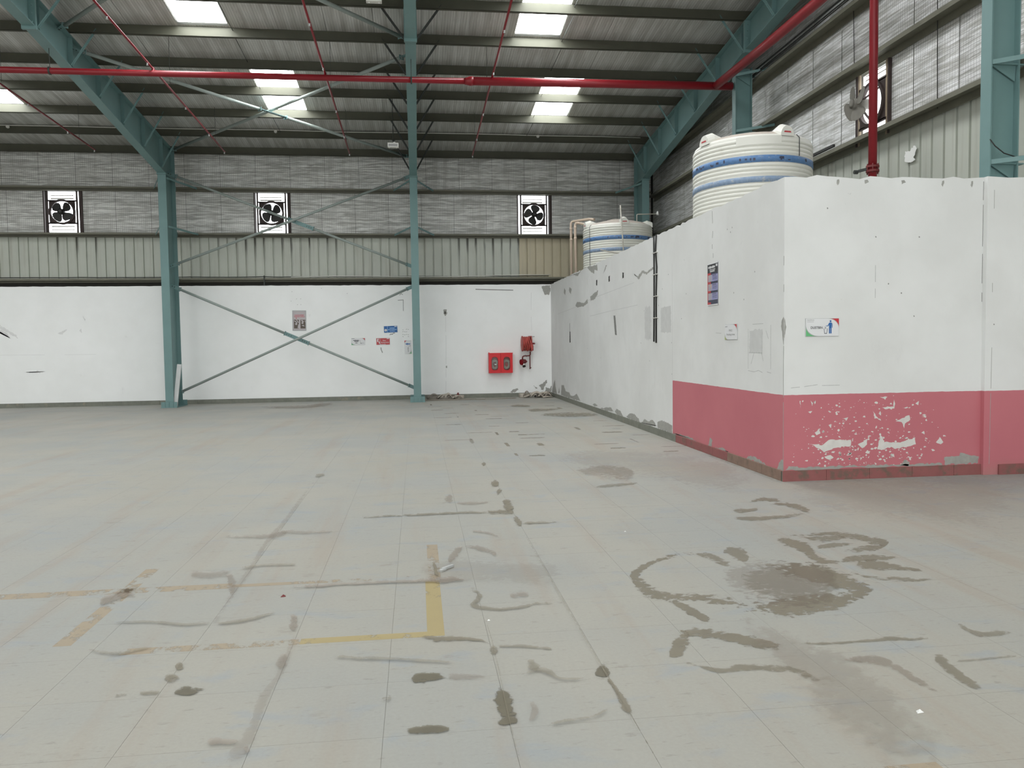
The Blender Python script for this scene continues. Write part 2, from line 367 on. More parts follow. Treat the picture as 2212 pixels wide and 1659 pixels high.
def m_floor():
    g = NT('stone_floor')
    x, y, z = g.xyz()
    ix = g.math('FLOOR', g.math('DIVIDE', g.math('SUBTRACT', x, TX0), TILE))
    iy = g.math('FLOOR', g.math('DIVIDE', g.math('SUBTRACT', y, TY0), TILE))
    cb = g.node('ShaderNodeCombineXYZ'); g.link(ix, cb.inputs[0]); g.link(iy, cb.inputs[1])
    wn = g.node('ShaderNodeTexWhiteNoise'); wn.noise_dimensions = '2D'; g.link(cb.outputs[0], wn.inputs['Vector'])
    big = g.noise(0.55, 3, 0.5)
    tone = g.math('ADD', g.math('MULTIPLY', big, 0.94), g.math('MULTIPLY', wn.outputs['Value'], 0.06))
    col = g.mix(g.ramp(tone, 0.38, 0.66), (0.343, 0.329, 0.286), (0.316, 0.318, 0.296))
    # bluish polish marks, brushed sideways
    blue = g.ramp(g.noise(2.8, 4, 0.6, stretch=(0.75, 1.5, 1), dist=0.4), 0.55, 0.70)
    col = g.mix(g.math('MULTIPLY', blue, 0.55), col, (0.278, 0.305, 0.322))
    # brown dust dragged along the hall
    drag = g.ramp(g.noise(1.0, 5, 0.6, stretch=(3.2, 0.28, 1)), 0.50, 0.72)
    col = g.mix(g.math('MULTIPLY', drag, 0.45), col, (0.318, 0.262, 0.205))
    fine = g.noise(55, 3, 0.7)
    col = g.mix(0.55, col, g.mix(fine, (0.42, 0.42, 0.42), (0.58, 0.58, 0.58)), 'OVERLAY')
    dirt = g.ramp(g.noise(4.5, 6, 0.7, stretch=(0.7, 1.3, 1)), 0.60, 0.72)
    col = g.mix(g.math('MULTIPLY', dirt, 0.4), col, (0.20, 0.175, 0.135))
    fleck = g.ramp(g.noise(20, 4, 0.62, stretch=(0.55, 1.5, 1)), 0.60, 0.70)
    col = g.mix(g.math('MULTIPLY', fleck, 0.38), col, (0.20, 0.19, 0.16))
    g.bump(g.noise(30, 4), 0.08, 0.003)
    return g.fin(col, g.ramp(big, 0.3, 0.7, 0.5, 0.68), 0, 0.3)

def m_plaster():
    g = NT('white_plaster')
    n = g.noise(0.9, 4, 0.6)
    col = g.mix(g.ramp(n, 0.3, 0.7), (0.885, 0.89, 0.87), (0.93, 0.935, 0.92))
    sm = g.ramp(g.noise(2.6, 6, 0.68, stretch=(1, 1, 0.55)), 0.64, 0.80)
    col = g.mix(g.math('MULTIPLY', sm, 0.35), col, (0.55, 0.55, 0.53))
    sp = g.ramp(g.noise(14, 3, 0.6), 0.76, 0.80)
    col = g.mix(g.math('MULTIPLY', sp, 0.45), col, (0.40, 0.40, 0.38))
    g.bump(g.noise(7, 6, 0.6), 0.12, 0.01)
    return g.fin(col, 0.75, 0, 0.25)

def m_room_wall():
    """white plaster with the pink dado painted below 0.93 m up to 11.52 m along the side"""
    g = NT('dado_plaster')
    x, y, z = g.xyz()
    n = g.noise(0.9, 4, 0.6)
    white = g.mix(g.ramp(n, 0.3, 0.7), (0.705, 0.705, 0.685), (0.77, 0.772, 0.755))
    sm = g.ramp(g.noise(2.2, 6, 0.68, stretch=(1, 1, 0.5)), 0.60, 0.78)
    white = g.mix(g.math('MULTIPLY', sm, 0.35), white, (0.56, 0.56, 0.545))
    sp = g.ramp(g.noise(11, 4, 0.6), 0.72, 0.77)
    white = g.mix(g.math('MULTIPLY', sp, 0.4), white, (0.45, 0.45, 0.43))
    pn = g.noise(1.4, 3)
    pink = g.mix(pn, (0.49, 0.15, 0.178), (0.58, 0.195, 0.218))
    dirt = g.ramp(g.math('ADD', z, g.math('MULTIPLY', g.noise(5, 4), 0.25)), 0.32, 0.12)
    pink = g.mix(g.math('MULTIPLY', dirt, 0.5), pink, (0.42, 0.23, 0.20))
    # flaked specks, thick in the middle of the front
    front = g.math('LESS_THAN', y, BOX_Y + 0.01)
    cl = g.math('MULTIPLY', g.ramp(x, 3.9, 4.5), g.ramp(x, 5.8, 5.2))
    cl = g.math('MULTIPLY', cl, g.ramp(z, 0.95, 0.45, 0.35, 1.0))
    thr = g.math('SUBTRACT', 0.80, g.math('MULTIPLY', g.math('MULTIPLY', cl, front), 0.15))
    chips = g.math('GREATER_THAN', g.noise(17, 4, 0.55), thr)
    pink = g.mix(chips, pink, (0.70, 0.68, 0.64))
    edge = g.math('ADD', 0.925, g.math('MULTIPLY', g.math('SUBTRACT', g.noise(9, 3), 0.5), 0.012))
    low = g.math('MULTIPLY', g.math('LESS_THAN', z, edge), g.math('LESS_THAN', y, 11.52))
    col = g.mix(low, white, pink)
    g.bump(g.noise(8, 6, 0.6), 0.15, 0.01)
    return g.fin(col, 0.72, 0, 0.25)

def m_foil(name, a, b, wrinkle=(2.0, 26.0), amount=1.0, tone=1.0, lo=0.36):
    """silver insulation under a wire net; a, b = the two axes of the surface (0 x, 1 y, 2 z)"""
    g = NT(name)
    ax = g.xyz()
    st = [0.6, 0.6, 0.6]; st[a] = wrinkle[0]; st[b] = wrinkle[1]
    w = g.noise(1.0, 5, 0.7, stretch=tuple(st), dist=0.6)
    crumple = g.noise(9, 4, 0.6)
    st2 = [0.5, 0.5, 0.5]; st2[a] = 5.0; st2[b] = 0.4
    ver = g.noise(1.0, 3, 0.6, stretch=tuple(st2))
    base = g.mix(g.ramp(w, 0.38, 0.64), tuple(min(.9, v*tone) for v in (lo, lo*.99, lo*.92)), tuple(min(.95, v*tone) for v in (0.72, 0.72, 0.69)))
    base = g.mix(g.ramp(ver, 0.48, 0.75, 0.0, 0.4), base, tuple(v*tone for v in (0.30, 0.29, 0.255)))
    lines = None
    for k in (a, b):
        fr = g.math('FRACT', g.math('DIVIDE', ax[k], 0.05))
        l = g.math('LESS_THAN', fr, 0.12)
        lines = l if lines is None else g.math('MAXIMUM', lines, l)
    col = g.mix(g.math('MULTIPLY', lines, 0.5), base, (0.11, 0.108, 0.095))
    h = g.math('ADD', g.math('MULTIPLY', w, amount), g.math('MULTIPLY', crumple, 0.25*amount))
    h = g.math('SUBTRACT', h, g.math('MULTIPLY', lines, 0.25))
    g.bump(h, 0.55, 0.03)
    return g.fin(col, 0.45, 0.3, 0.5)

def m_sheet(name, c, soot=()):
    """painted profiled sheet with dark run-off under the girt at the given X ranges"""
    g = NT(name)
    x, y, z = g.xyz()
    n = g.noise(1.2, 4, 0.6)
    col = g.mix(n, tuple(v*0.85 for v in c), tuple(v*1.1 for v in c))
    streak = g.noise(1.0, 4, 0.6, stretch=(9, 9, 0.5))
    col = g.mix(g.ramp(streak, 0.5, 0.75, 0, 0.4), col, (0.30, 0.275, 0.22))
    for x0, x1 in soot:
        m = g.math('MULTIPLY', g.ramp(x, x0, x0+0.5), g.ramp(x, x1, x1-0.5))
        m = g.math('MULTIPLY', m, g.ramp(z, 3.75, 4.55))
        m = g.math('MULTIPLY', m, g.ramp(g.noise(1.0, 3, 0.6, stretch=(5, 1, 0.6)), 0.40, 0.56))
        gr = g.math('FRACT', g.math('DIVIDE', g.math('ADD', x, 14.65 + 0.06), 0.245))
        m = g.math('MULTIPLY', m, g.ramp(g.math('ABSOLUTE', g.math('SUBTRACT', gr, 0.15)), 0.22, 0.06, 0.12, 1.0))
        col = g.mix(g.math('MULTIPLY', m, 0.8), col, (0.055, 0.048, 0.035))
    return g.fin(col, 0.5, 0.1, 0.4)

def m_stain(name, c, top):
    """film on the floor: strongest along its spine, ragged at its rim"""
    g = NT(name)
    at = g.node('ShaderNodeAttribute'); at.attribute_name = 'film'
    sp = g.node('ShaderNodeSeparateColor'); g.link(at.outputs['Color'], sp.inputs[0])
    n = g.math('SUBTRACT', g.noise(17, 5, 0.62, stretch=(1, 1.2, 1), dist=0.3), 0.5); n2 = g.math('SUBTRACT', g.noise(2.6, 3, 0.5), 0.5)
    f = g.math('ADD', sp.outputs[0], g.math('ADD', g.math('MULTIPLY', n, 2.1), g.math('MULTIPLY', n2, 1.2)))
    al = g.math('MULTIPLY', g.ramp(f, 0.27, 0.62), g.math('MULTIPLY', sp.outputs[1], top))
    col = g.mix(g.noise(7, 4), tuple(v*0.8 for v in c), tuple(v*1.2 for v in c))
    g.put(g.p.inputs['Alpha'], al)
    return g.fin(col, 0.5, 0, 0.3)

def m_paint_line(name, c, wear):
    g = NT(name)
    n = g.noise(5, 6, 0.7, stretch=(1.5, 1, 1)); m = g.noise(1.1, 2)
    al = g.ramp(g.math('ADD', n, g.math('MULTIPLY', m, 0.6)), wear, wear + 0.12, 0, 0.72)
    g.put(g.p.inputs['Alpha'], al)
    return g.fin(g.mix(n, tuple(v*0.85 for v in c), c), 0.55, 0, 0.3)

def m_emit(name, c, s):
    g = NT(name)
    g.p.inputs['Emission Color'].default_value = (*c, 1); g.p.inputs['Emission Strength'].default_value = s
    return g.fin(c, 0.5)

def m_glass(name, tint):
    g = NT(name)
    g.p.inputs['Alpha'].default_value = 0.25
    return g.fin(tint, 0.08, 0, 0.5)

M = dict(
    floor=m_floor(), plaster=m_plaster(), room=m_room_wall(),
    grout=plain('joint_mortar', (0.215, 0.20, 0.165), 0.9),
    foil_back=m_foil('foil_back', 0, 2, (1.6, 24.0), 1.0, 1.22),
    foil_right=m_foil('foil_right', 1, 2, (1.2, 16.0), 0.6, 1.4),
    foil_roof=m_foil('foil_roof', 0, 1, (8.0, 0.4), 0.10, 0.98, 0.52),
    sheet=m_sheet('grey_green_sheet', (0.50, 0.52, 0.455), ((-5.6, -1.9), (0.9, 3.4), (-9.9, -8.2))),
    sheet_old=m_sheet('yellowed_sheet', (0.53, 0.475, 0.34), ((0.9, 3.4),)),
    deck=plain('roof_sheet', (0.30, 0.30, 0.28), 0.6),
    skylight=m_emit('translucent_sheet', (0.95, 0.98, 1.0), SKYLIGHT_STRENGTH),
    skirt=plain('green_grey_stone', (0.20, 0.205, 0.17), 0.65, var=0.3, scale=9, dirt=((0.30, 0.27, 0.2), 0.6, 5)),
    skirt_pink=plain('painted_stone', (0.28, 0.10, 0.095), 0.7, var=0.25, scale=7, dirt=((0.16, 0.11, 0.085), 0.50, 6)),
    skirt_mud=plain('muddy_stone', (0.25, 0.165, 0.125), 0.7, var=0.3, scale=9, dirt=((0.17, 0.12, 0.09), 0.52, 6)),
    purlin=plain('dusty_purlin_steel', (0.078, 0.078, 0.055), 0.6, 0.1, var=0.2, scale=3),
    girt=plain('dusty_girt_steel', (0.17, 0.165, 0.125), 0.6, 0.1, var=0.25, scale=4),
    teal=plain('teal_steel_paint', (0.155, 0.262, 0.256), 0.45, 0, var=0.10, scale=3, dirt=((0.15, 0.21, 0.195), 0.62, 5)),
    brace=plain('grey_green_pipe_paint', (0.285, 0.325, 0.30), 0.5, 0, var=0.15, scale=5, dirt=((0.42, 0.42, 0.39), 0.60, 4)),
    steel_dark=plain('dark_steel', (0.05, 0.055, 0.05), 0.6, 0.2),
    red=plain('red_pipe_paint', (0.225, 0.010, 0.016), 0.38, 0, var=0.15, scale=4),
    red_box=plain('red_enamel', (0.66, 0.012, 0.018), 0.35, 0, var=0.06),
    red_reel=plain('faded_red_paint', (0.46, 0.075, 0.06), 0.5, 0, var=0.2, scale=14),
    red_dark=plain('rusty_red', (0.17, 0.03, 0.03), 0.6, 0, var=0.35, scale=18),
    tank=plain('white_tank_plastic', (0.74, 0.73, 0.665), 0.4, 0, var=0.06, scale=3, dirt=((0.55, 0.52, 0.44), 0.60, 2.2)),
    tank_top=plain('dusty_tank_top', (0.50, 0.44, 0.38), 0.7, 0, var=0.2, scale=6),
    blue_band=plain('blue_label_band', (0.10, 0.205, 0.40), 0.5, 0, var=0.35, scale=22, dirt=((0.30, 0.33, 0.40), 0.56, 16)),
    blue_faded=plain('faded_blue_band', (0.22, 0.30, 0.42), 0.55, 0, var=0.3, scale=22, dirt=((0.42, 0.43, 0.44), 0.52, 16)),
    pvc=plain('cream_pvc', (0.66, 0.53, 0.42), 0.45, 0, var=0.12, scale=5),
    rod=plain('pale_conduit', (0.50, 0.47, 0.41), 0.5),
    white=plain('white_paint', (0.80, 0.80, 0.77), 0.5, 0, var=0.05),
    offwhite=plain('offwhite_enamel', (0.62, 0.61, 0.56), 0.5, 0, var=0.08),
    black=plain('black_cable', (0.018, 0.018, 0.016), 0.5, 0, var=0.2),
    cement=plain('bare_plaster', (0.36, 0.355, 0.325), 0.9, 0, var=0.22, scale=20),
    pale=plain('pale_undercoat', (0.68, 0.66, 0.62), 0.85, 0, var=0.15, scale=15),
    mark=plain('wall_mark', (0.22, 0.22, 0.205), 0.8, 0, var=0.3, scale=30),
    faint=plain('faint_wall_mark', (0.60, 0.60, 0.585), 0.8, 0, var=0.10, scale=10),
    backing=plain('unlit_gap_backing', (0.045, 0.042, 0.035), 0.8),  # near-black so the cavity's shade is in the colour
    smudge=plain('wall_smudge', (0.76, 0.76, 0.745), 0.8, 0, var=0.08, scale=10),
    pencil=plain('pencil_line', (0.47, 0.47, 0.455), 0.8, 0, var=0.3, scale=30),
    hole=plain('dark_hole', (0.03, 0.028, 0.024), 0.9),
    hose=plain('canvas_hose', (0.47, 0.42, 0.355), 0.85, 0, var=0.3, scale=12, bump=0.3, bscale=200),
    hose_dark=plain('dirty_canvas_hose', (0.27, 0.24, 0.20), 0.85, 0, var=0.35, scale=12, bump=0.3, bscale=200),
    chrome=plain('chrome', (0.75, 0.74, 0.70), 0.2, 0.9, var=0.05),
    galv=plain('galvanised_steel', (0.52, 0.53, 0.52), 0.45, 0.3, var=0.1, scale=8),
    fan=plain('sooty_fan_steel', (0.035, 0.034, 0.032), 0.55, 0.1, var=0.3, scale=12),
    fan_dusty=plain('dusty_fan_steel', (0.19, 0.18, 0.155), 0.75, 0, var=0.3, scale=9),
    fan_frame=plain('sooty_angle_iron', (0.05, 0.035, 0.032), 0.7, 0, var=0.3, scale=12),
    tan_frame=plain('tan_frame', (0.34, 0.27, 0.19), 0.7, 0, var=0.25, scale=9),
    louvre=plain('white_louvre', (0.72, 0.70, 0.66), 0.6, 0, var=0.15, scale=8),
    print_white=plain('sign_white', (0.74, 0.74, 0.74), 0.35, 0, var=0.03),
    print_grey=plain('sign_grey', (0.40, 0.395, 0.39), 0.4, 0, var=0.05),
    print_red=plain('sign_red', (0.55, 0.03, 0.04), 0.4, 0, var=0.08),
    print_red2=plain('sign_dull_red', (0.50, 0.06, 0.065), 0.4, 0, var=0.08),
    print_green=plain('sign_green', (0.13, 0.46, 0.19), 0.4, 0, var=0.08),
    print_lime=plain('sign_lime', (0.40, 0.46, 0.16), 0.4, 0, var=0.08),
    print_blue=plain('sign_blue', (0.015, 0.12, 0.36), 0.4, 0, var=0.08),
    print_black=plain('sign_black', (0.045, 0.045, 0.05), 0.4, 0, var=0.1),
    print_navy=plain('sign_navy', (0.05, 0.055, 0.09), 0.4, 0, var=0.1),
    print_lilac=plain('sign_lilac', (0.33, 0.33, 0.55), 0.4, 0, var=0.1),
    print_rose=plain('sign_rose', (0.47, 0.425, 0.43), 0.4, 0, var=0.1),
    print_sky=plain('sign_light_blue', (0.30, 0.50, 0.78), 0.4, 0, var=0.05),
    print_brown=plain('sign_brown', (0.10, 0.075, 0.055), 0.4, 0, var=0.5, scale=60),
    print_skin=plain('sign_peach', (0.60, 0.42, 0.33), 0.4, 0, var=0.1),
    stain_d=m_stain('damp_stain', (0.235, 0.205, 0.145), 0.85),
    stain_k=m_stain('wet_stain', (0.15, 0.132, 0.088), 0.85),
    stain_r=m_stain('brown_dirt', (0.295, 0.24, 0.19), 0.62),
    yellow=m_paint_line('yellow_floor_paint', (0.50, 0.40, 0.19), 0.60),
    yellow_pale=m_paint_line('worn_yellow_paint', (0.46, 0.375, 0.265), 0.70),
)

# ================================================================== FLOOR
mb = MB().box(X_LEFT, X_RIGHT + 0.2, Y_FRONT, Y_BACK + 0.2, -0.25, -0.002)
floor = struct('floor', mb, M['grout'], 'grey stone tiled floor with brown damp stains and worn yellow lines', 'floor')

def to_px(p):
    d = [p[i] - CAM_POS[i] for i in range(3)]
    c = [sum(CAM_ROT[r][k] * d[r] for r in range(3)) for k in range(3)]
    if c[2] > -0.3: return None
    return 1106 + FPX * c[0] / -c[2], 829.5 - FPX * c[1] / -c[2]

cells = []
i0 = int((X_LEFT - TX0) / TILE) ; i1 = int((X_RIGHT - TX0) / TILE)
j0 = int((Y_FRONT - TY0) / TILE); j1 = int((Y_BACK - TY0) / TILE) + 1
for i in range(i0, i1 + 1):
    for j in range(j0, j1):
        x = TX0 + (i + 0.5) * TILE; y = TY0 + (j + 0.5) * TILE
        if x > BOX_X + 0.2 and y > BOX_Y + 0.25: continue
        area = 0.0
        q = [to_px((x + a*TILE/2, y + b*TILE/2, 0)) for a, b in ((-1,-1),(1,-1),(1,1),(-1,1))]
        if all(q):
            q = [(min(max(u, 0), 2212), min(max(v, 0), 1659)) for u, v in q]
            area = abs(sum(q[k][0]*q[(k+1)%4][1] - q[(k+1)%4][0]*q[k][1] for k in range(4))) / 2
        cells.append((area, x, y))
cells.sort(key=lambda c: -c[0])
hg = TILE/2 - 0.0006
def tile_shape(mb, x, y):
    return mb.add([(x-hg,y-hg,-0.002),(x+hg,y-hg,-0.002),(x+hg,y+hg,-0.002),(x-hg,y+hg,-0.002),
                   (x-hg,y-hg,0),(x+hg,y-hg,0),(x+hg,y+hg,0),(x-hg,y+hg,0)],
                  [(4,5,6,7),(0,1,5,4),(1,2,6,5),(2,3,7,6),(3,0,4,7)])
tile_me = tile_shape(MB(), 0, 0).mesh('floor_tile'); tile_me.materials.append(M['floor'])
for a, x, y in cells[:300]:
    share('floor_tile', tile_me, floor, (x, y, 0))
mb = MB()
for a, x, y in cells[300:]: tile_shape(mb, x, y)
tag(build('floor_tile_field', mb, M['floor'], floor), kind='stuff')

def film(name, flat, strength, mat, k):
    """flat dried film on the floor from left/right point pairs"""
    n = len(flat)//4; L = [Vector((flat[4*i], flat[4*i+1], 0)) for i in range(n)]; Rr = [Vector((flat[4*i+2], flat[4*i+3], 0)) for i in range(n)]
    # resample smoothly
    def cr(P, u):
        i = min(int(u), n-2); f = u - i
        p0, p1, p2, p3 = P[max(i-1,0)], P[i], P[i+1], P[min(i+2,n-1)]
        return 0.5*((2*p1) + (p2-p0)*f + (2*p0-5*p1+4*p2-p3)*f*f + (3*p1-p0-3*p2+p3)*f*f*f)
    m = max(2, (n-1)*4); vs = []; cols = []
    z = 0.0008 + 0.00012*k
    for i in range(m+1):
        u = (n-1)*i/m; a = cr(L, u); b = cr(Rr, u)
        e = min(1.0, 5.0*min(i, m-i)/m + 0.12)
        for j in range(5):
            p = a.lerp(b, j/4); vs.append((p.x, p.y, z))
            cols.append(((0.0, 0.62, 0.85, 0.62, 0.0)[j]*e, strength))
    fs = [(i*5+j, i*5+j+1, (i+1)*5+j+1, (i+1)*5+j) for i in range(m) for j in range(4)]
    mb = MB().add(vs, fs)
    o = build(name, mb, mat, floor)
    ca = o.data.color_attributes.new('film', 'FLOAT_COLOR', 'POINT')
    for i, (f, s) in enumerate(cols): ca.data[i].color = (f, s, 0, 1)
    return o
for k, (kind, st, flat) in enumerate(STAINS):
    film('damp_stain' if kind == 'd' else 'dirt_stain', flat, st, M['stain_r' if kind == 'r' else ('stain_k' if st > .84 else 'stain_d')], k)
rs = random.Random(5)
for k in range(46):     # damp dashes sitting on the tile joints towards the back
    y = TY0 + TILE*rs.randint(11, 30); x = 0.2 + rs.random()*3.3; l = 0.12 + rs.random()*0.4; w = 0.02 + rs.random()*0.05
    if rs.random() < 0.25:
        x = TX0 + TILE*rs.randint(-1, 5); fl = []
        for i in range(4): fl += [x-w, y+l*i/2, x+w, y+l*i/2]
    else:
        fl = []
        for i in range(4): fl += [x+l*i/3, y-w*1.2, x+l*i/3, y+w*1.2]
    film('damp_stain', fl, 0.45 + rs.random()*0.4, M['stain_d'], k % 20)
def paint_line(x0, x1, y0, y1, mat, n=1):
    z = 0.0005
    mb = MB().add([(x0,y0,z),(x1,y0,z),(x1,y1,z),(x0,y1,z)], [(0,1,2,3)])
    return build('yellow_line', mb, mat, floor)
paint_line(0.025, 0.115, 3.99, 4.95, M['yellow'])
paint_line(0.045, 0.125, 4.95, 5.86, M['yellow_pale'])
paint_line(-0.62, 0.025, 3.985, 4.06, M['yellow'])
paint_line(-1.50, -0.62, 3.98, 4.06, M['yellow_pale'])
paint_line(-1.87, -1.78, 4.15, 5.54, M['yellow_pale'])
paint_line(-3.2, -1.20, 5.00, 5.11, M['yellow_pale'])
paint_line(-1.2, 0.02, 5.02, 5.08, M['yellow_pale'])
paint_line(1.52, 1.80, 2.44, 2.50, M['yellow_pale'])

# ================================================================== BACK WALL
FANS = [(-9.36, 0.88), (-3.91, 0.87), (3.415, 0.89)]     # centre x, width
FAN_Z0, FAN_Z1 = 4.655, 5.80
def ragged(mb, p0, p1, thick, h, base=0.0, amp=0.010, step=0.12, seed=1):
    """wall slab from p0 to p1 (plan), thickness to the left-hand normal, with an uneven top edge"""
    r = random.Random(seed); a = Vector((p0[0], p0[1], 0)); b = Vector((p1[0], p1[1], 0))
    d = b - a; n = max(1, int(d.length/step)); nn = Vector((thick[0], thick[1], 0))
    vs = []
    for i in range(n+1):
        p = a + d*(i/n); t = h + (r.random()-0.6)*amp*2*(1 if r.random() < 0.8 else 2.2)
        for q, zz in ((p, base), (p, t), (p+nn, t), (p+nn, base)): vs.append((q.x, q.y, zz))
    fs = [tuple((i*4+k, i*4+(k+1)%4, (i+1)*4+(k+1)%4, (i+1)*4+k)) for i in range(n) for k in range(4)]
    fs += [(0,1,2,3), (n*4, n*4+1, n*4+2, n*4+3)]
    return mb.add(vs, fs)
mb = MB()
ragged(mb, (X_LEFT, Y_BACK), (X_RIGHT, Y_BACK), (0, 0.25), H_WALL, amp=0.0035, step=0.11)
def cells_with_holes(us, zs, holes, emit):
    for u0, u1 in zip(us, us[1:]):
        for z0, z1 in zip(zs, zs[1:]):
            uc, zc = (u0+u1)/2, (z0+z1)/2
            if any(h[0] < uc < h[1] and h[2] < zc < h[3] for h in holes): continue
            emit(u0, u1, z0, z1)
holes = [(c-w/2, c+w/2, FAN_Z0, FAN_Z1) for c, w in FANS]
us = sorted({X_LEFT, X_RIGHT + 0.3, *[h[0] for h in holes], *[h[1] for h in holes]})
wall_back = struct('wall_back', mb, M['plaster'], 'white plastered lower back wall under metal cladding and silver insulation', 'wall')

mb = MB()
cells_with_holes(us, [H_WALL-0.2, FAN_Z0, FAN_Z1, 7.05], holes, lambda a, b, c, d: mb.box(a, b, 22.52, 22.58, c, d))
build('cladding_shade_backing', mb, M['backing'], wall_back)  # dark colour paints the shade of the ledge gap and strip seams
def profiled(n_rib, width, z0, z1, depth=0.034):
    """vertical ribbed sheet in the local XZ plane, ribs towards -Y"""
    p = width/n_rib; prof = []
    for i in range(n_rib):
        x = i*p
        prof += [(x, 0), (x+p*0.83, 0), (x+p*0.87, depth), (x+p*0.95, depth)]
    prof.append((width, 0)); return prof
def sheet_mesh(name, prof, z0, z1):
    m = MB(); n = len(prof)
    vs = [(x, y, z0) for x, y in prof] + [(x, y, z1) for x, y in prof]
    m.add(vs, [(i, i+1, n+i+1, n+i) for i in range(n-1)])
    return m.mesh(name)
SH = sheet_mesh('cladding_sheet', profiled(4, 0.98, 0, 1), 3.36, 4.64); SH.materials.append(M['sheet'])
SHO = sheet_mesh('cladding_sheet_old', profiled(4, 0.98, 0, 1), 3.36, 4.64); SHO.materials.append(M['sheet_old'])
for k in range(22):
    x = -14.65 + 0.98*k
    share('cladding_sheet', SHO if 2.7 < x + 0.49 < 4.9 else SH, wall_back, (x, 22.46, 0))

def billow(f, u0, u1, v0, v1, nu, nv, amp, seed, mb=None):
    """sheet patch f(u, v, out) bulging by amp, fixed at its rim"""
    r = random.Random(seed); ph = [r.random()*6 for _ in range(3)]
    vs = []
    for j in range(nv+1):
        for i in range(nu+1):
            s, t = i/nu, j/nv
            b = amp*(math.sin(math.pi*s)*math.sin(math.pi*t))*(0.7+0.5*math.sin(5*s+ph[0])*math.sin(7*t+ph[1]))
            vs.append(f(u0+(u1-u0)*s, v0+(v1-v0)*t, b))
    w = nu+1
    return (mb or MB()).add(vs, [(j*w+i, j*w+i+1, (j+1)*w+i+1, (j+1)*w+i) for j in range(nv) for i in range(nu)], True)
def split(a, b, w):
    n = max(1, round((b-a)/w)); return [a+(b-a)*k/n for k in range(n+1)]
edges = [-14.6]
for c, w in FANS: edges += [c-w/2, c+w/2]
edges.append(X_RIGHT - 0.05)
sd = 0
for k in range(0, len(edges), 2):
    e = split(edges[k], edges[k+1], 0.92)
    for a, b in zip(e, e[1:]):
        sd += 1
        build('insulation_strip', billow(lambda u, v, o: (u, 22.44-o, v), a+0.004, b-0.002, 4.60, 5.84, 4, 6, 0.03, sd), M['foil_back'], wall_back)
e = split(-14.6, X_RIGHT - 0.05, 0.92)
for a, b in zip(e, e[1:]):
    sd += 1
    build('insulation_strip', billow(lambda u, v, o: (u, 22.44-o, v), a+0.004, b-0.002, 5.84, 6.98, 4, 6, 0.03, sd), M['foil_back'], wall_back)

# ---- bare patches, holes and marks on the plaster
def patch(name, pts, mat, parent, face, thick=0.0012, rough=0.012, seed=0):
    """irregular flat piece; face = ('x', X) gives (y, z) points, ('y', Y) gives (x, z) points; lies proud towards the room"""
    r = random.Random(seed or len(pts)*7 + int(pts[0][0]*100)); poly = []
    n = len(pts)
    for i in range(n):
        a = pts[i]; b = pts[(i+1) % n]; L = math.hypot(b[0]-a[0], b[1]-a[1]); m = max(1, int(L/0.02))
        m = min(m, 14)
        for j in range(m):
            t = j/m; q = rough if j else rough*0.3
            q = min(q, L*0.10)
            poly.append((a[0]+(b[0]-a[0])*t+(r.random()-0.5)*2*q, a[1]+(b[1]-a[1])*t+(r.random()-0.5)*2*q))
    ax = 0 if face[0] == 'x' else 1
    f0 = face[1] - thick
    mb = MB().add([(f0, a, b) if ax == 0 else (a, f0, b) for a, b in poly], [tuple(range(len(poly)))])
    return build(name, mb, mat, parent)
def strokes(name, segs, w, mat, parent, face, thick=0.0008):
    mb = MB(); ax = 0 if face[0] == 'x' else 1
    for s in segs:
        for a, b in zip(s, s[1:]):
            d = Vector((b[0]-a[0], b[1]-a[1])); L = d.length or 1; n = Vector((-d.y, d.x))/L*w/2
            mb.prism([(a[0]+n.x,a[1]+n.y),(a[0]-n.x,a[1]-n.y),(b[0]-n.x,b[1]-n.y),(b[0]+n.x,b[1]+n.y)], ax, face[1]-thick, face[1]+0.0005)
    return build(name, mb, mat, parent)
FB = ('y', Y_BACK)
for pts in ([(3.606,3.18),(3.85,3.205),(3.862,3.046),(3.82,2.927),(3.685,2.941),(3.645,3.047)],
            [(2.637,.129),(2.705,.195),(2.867,.258),(2.894,.204),(2.785,.126)],
            [(3.49,.326),(3.599,.364),(3.723,.483),(3.735,.402),(3.639,.269),(3.624,.175),(3.57,.19)],
            [(3.341,.329),(3.381,.275),(3.462,.246),(3.407,.22)],
            [(3.66,.13),(3.70,.26),(3.80,.22),(3.86,.30),(3.86,.12)]):
    patch('bare_plaster_patch', pts, M['cement'], wall_back, FB)
patch('plaster_hole', [(.777,2.526),(.856,2.539),(.88,2.408),(.827,2.343),(.776,2.422)], M['cement'], wall_back, FB, rough=0.02)
patch('plaster_hole', [(.80,2.47),(.84,2.48),(.845,2.41),(.81,2.40)], M['hole'], wall_back, FB, thick=0.002)
patch('plaster_hole', [(.815,.93),(.85,.94),(.85,.87),(.82,.87)], M['cement'], wall_back, FB)
strokes('plaster_crack', [[(.838,2.33),(.83,1.9)],[(.832,1.8),(.835,1.5),(.822,.98)],[(.818,.85),(.815,.6)],[(.812,.5),(.80,.14)]], 0.006, M['faint'], wall_back, FB)
strokes('plaster_crack', [[(1.70,3.098),(2.2,3.083),(2.78,3.068)]], 0.022, M['mark'], wall_back, FB)
strokes('plaster_crack', [[(-9.9,1.41),(-11.2,1.42)],[(-8.6,1.40),(-9.4,1.405)]], 0.008, M['smudge'], wall_back, FB)
strokes('plaster_crack', [[(3.30,3.0),(3.29,2.5)],[(3.292,2.3),(3.30,1.9)]], 0.005, M['faint'], wall_back, FB)
rr = random.Random(9)
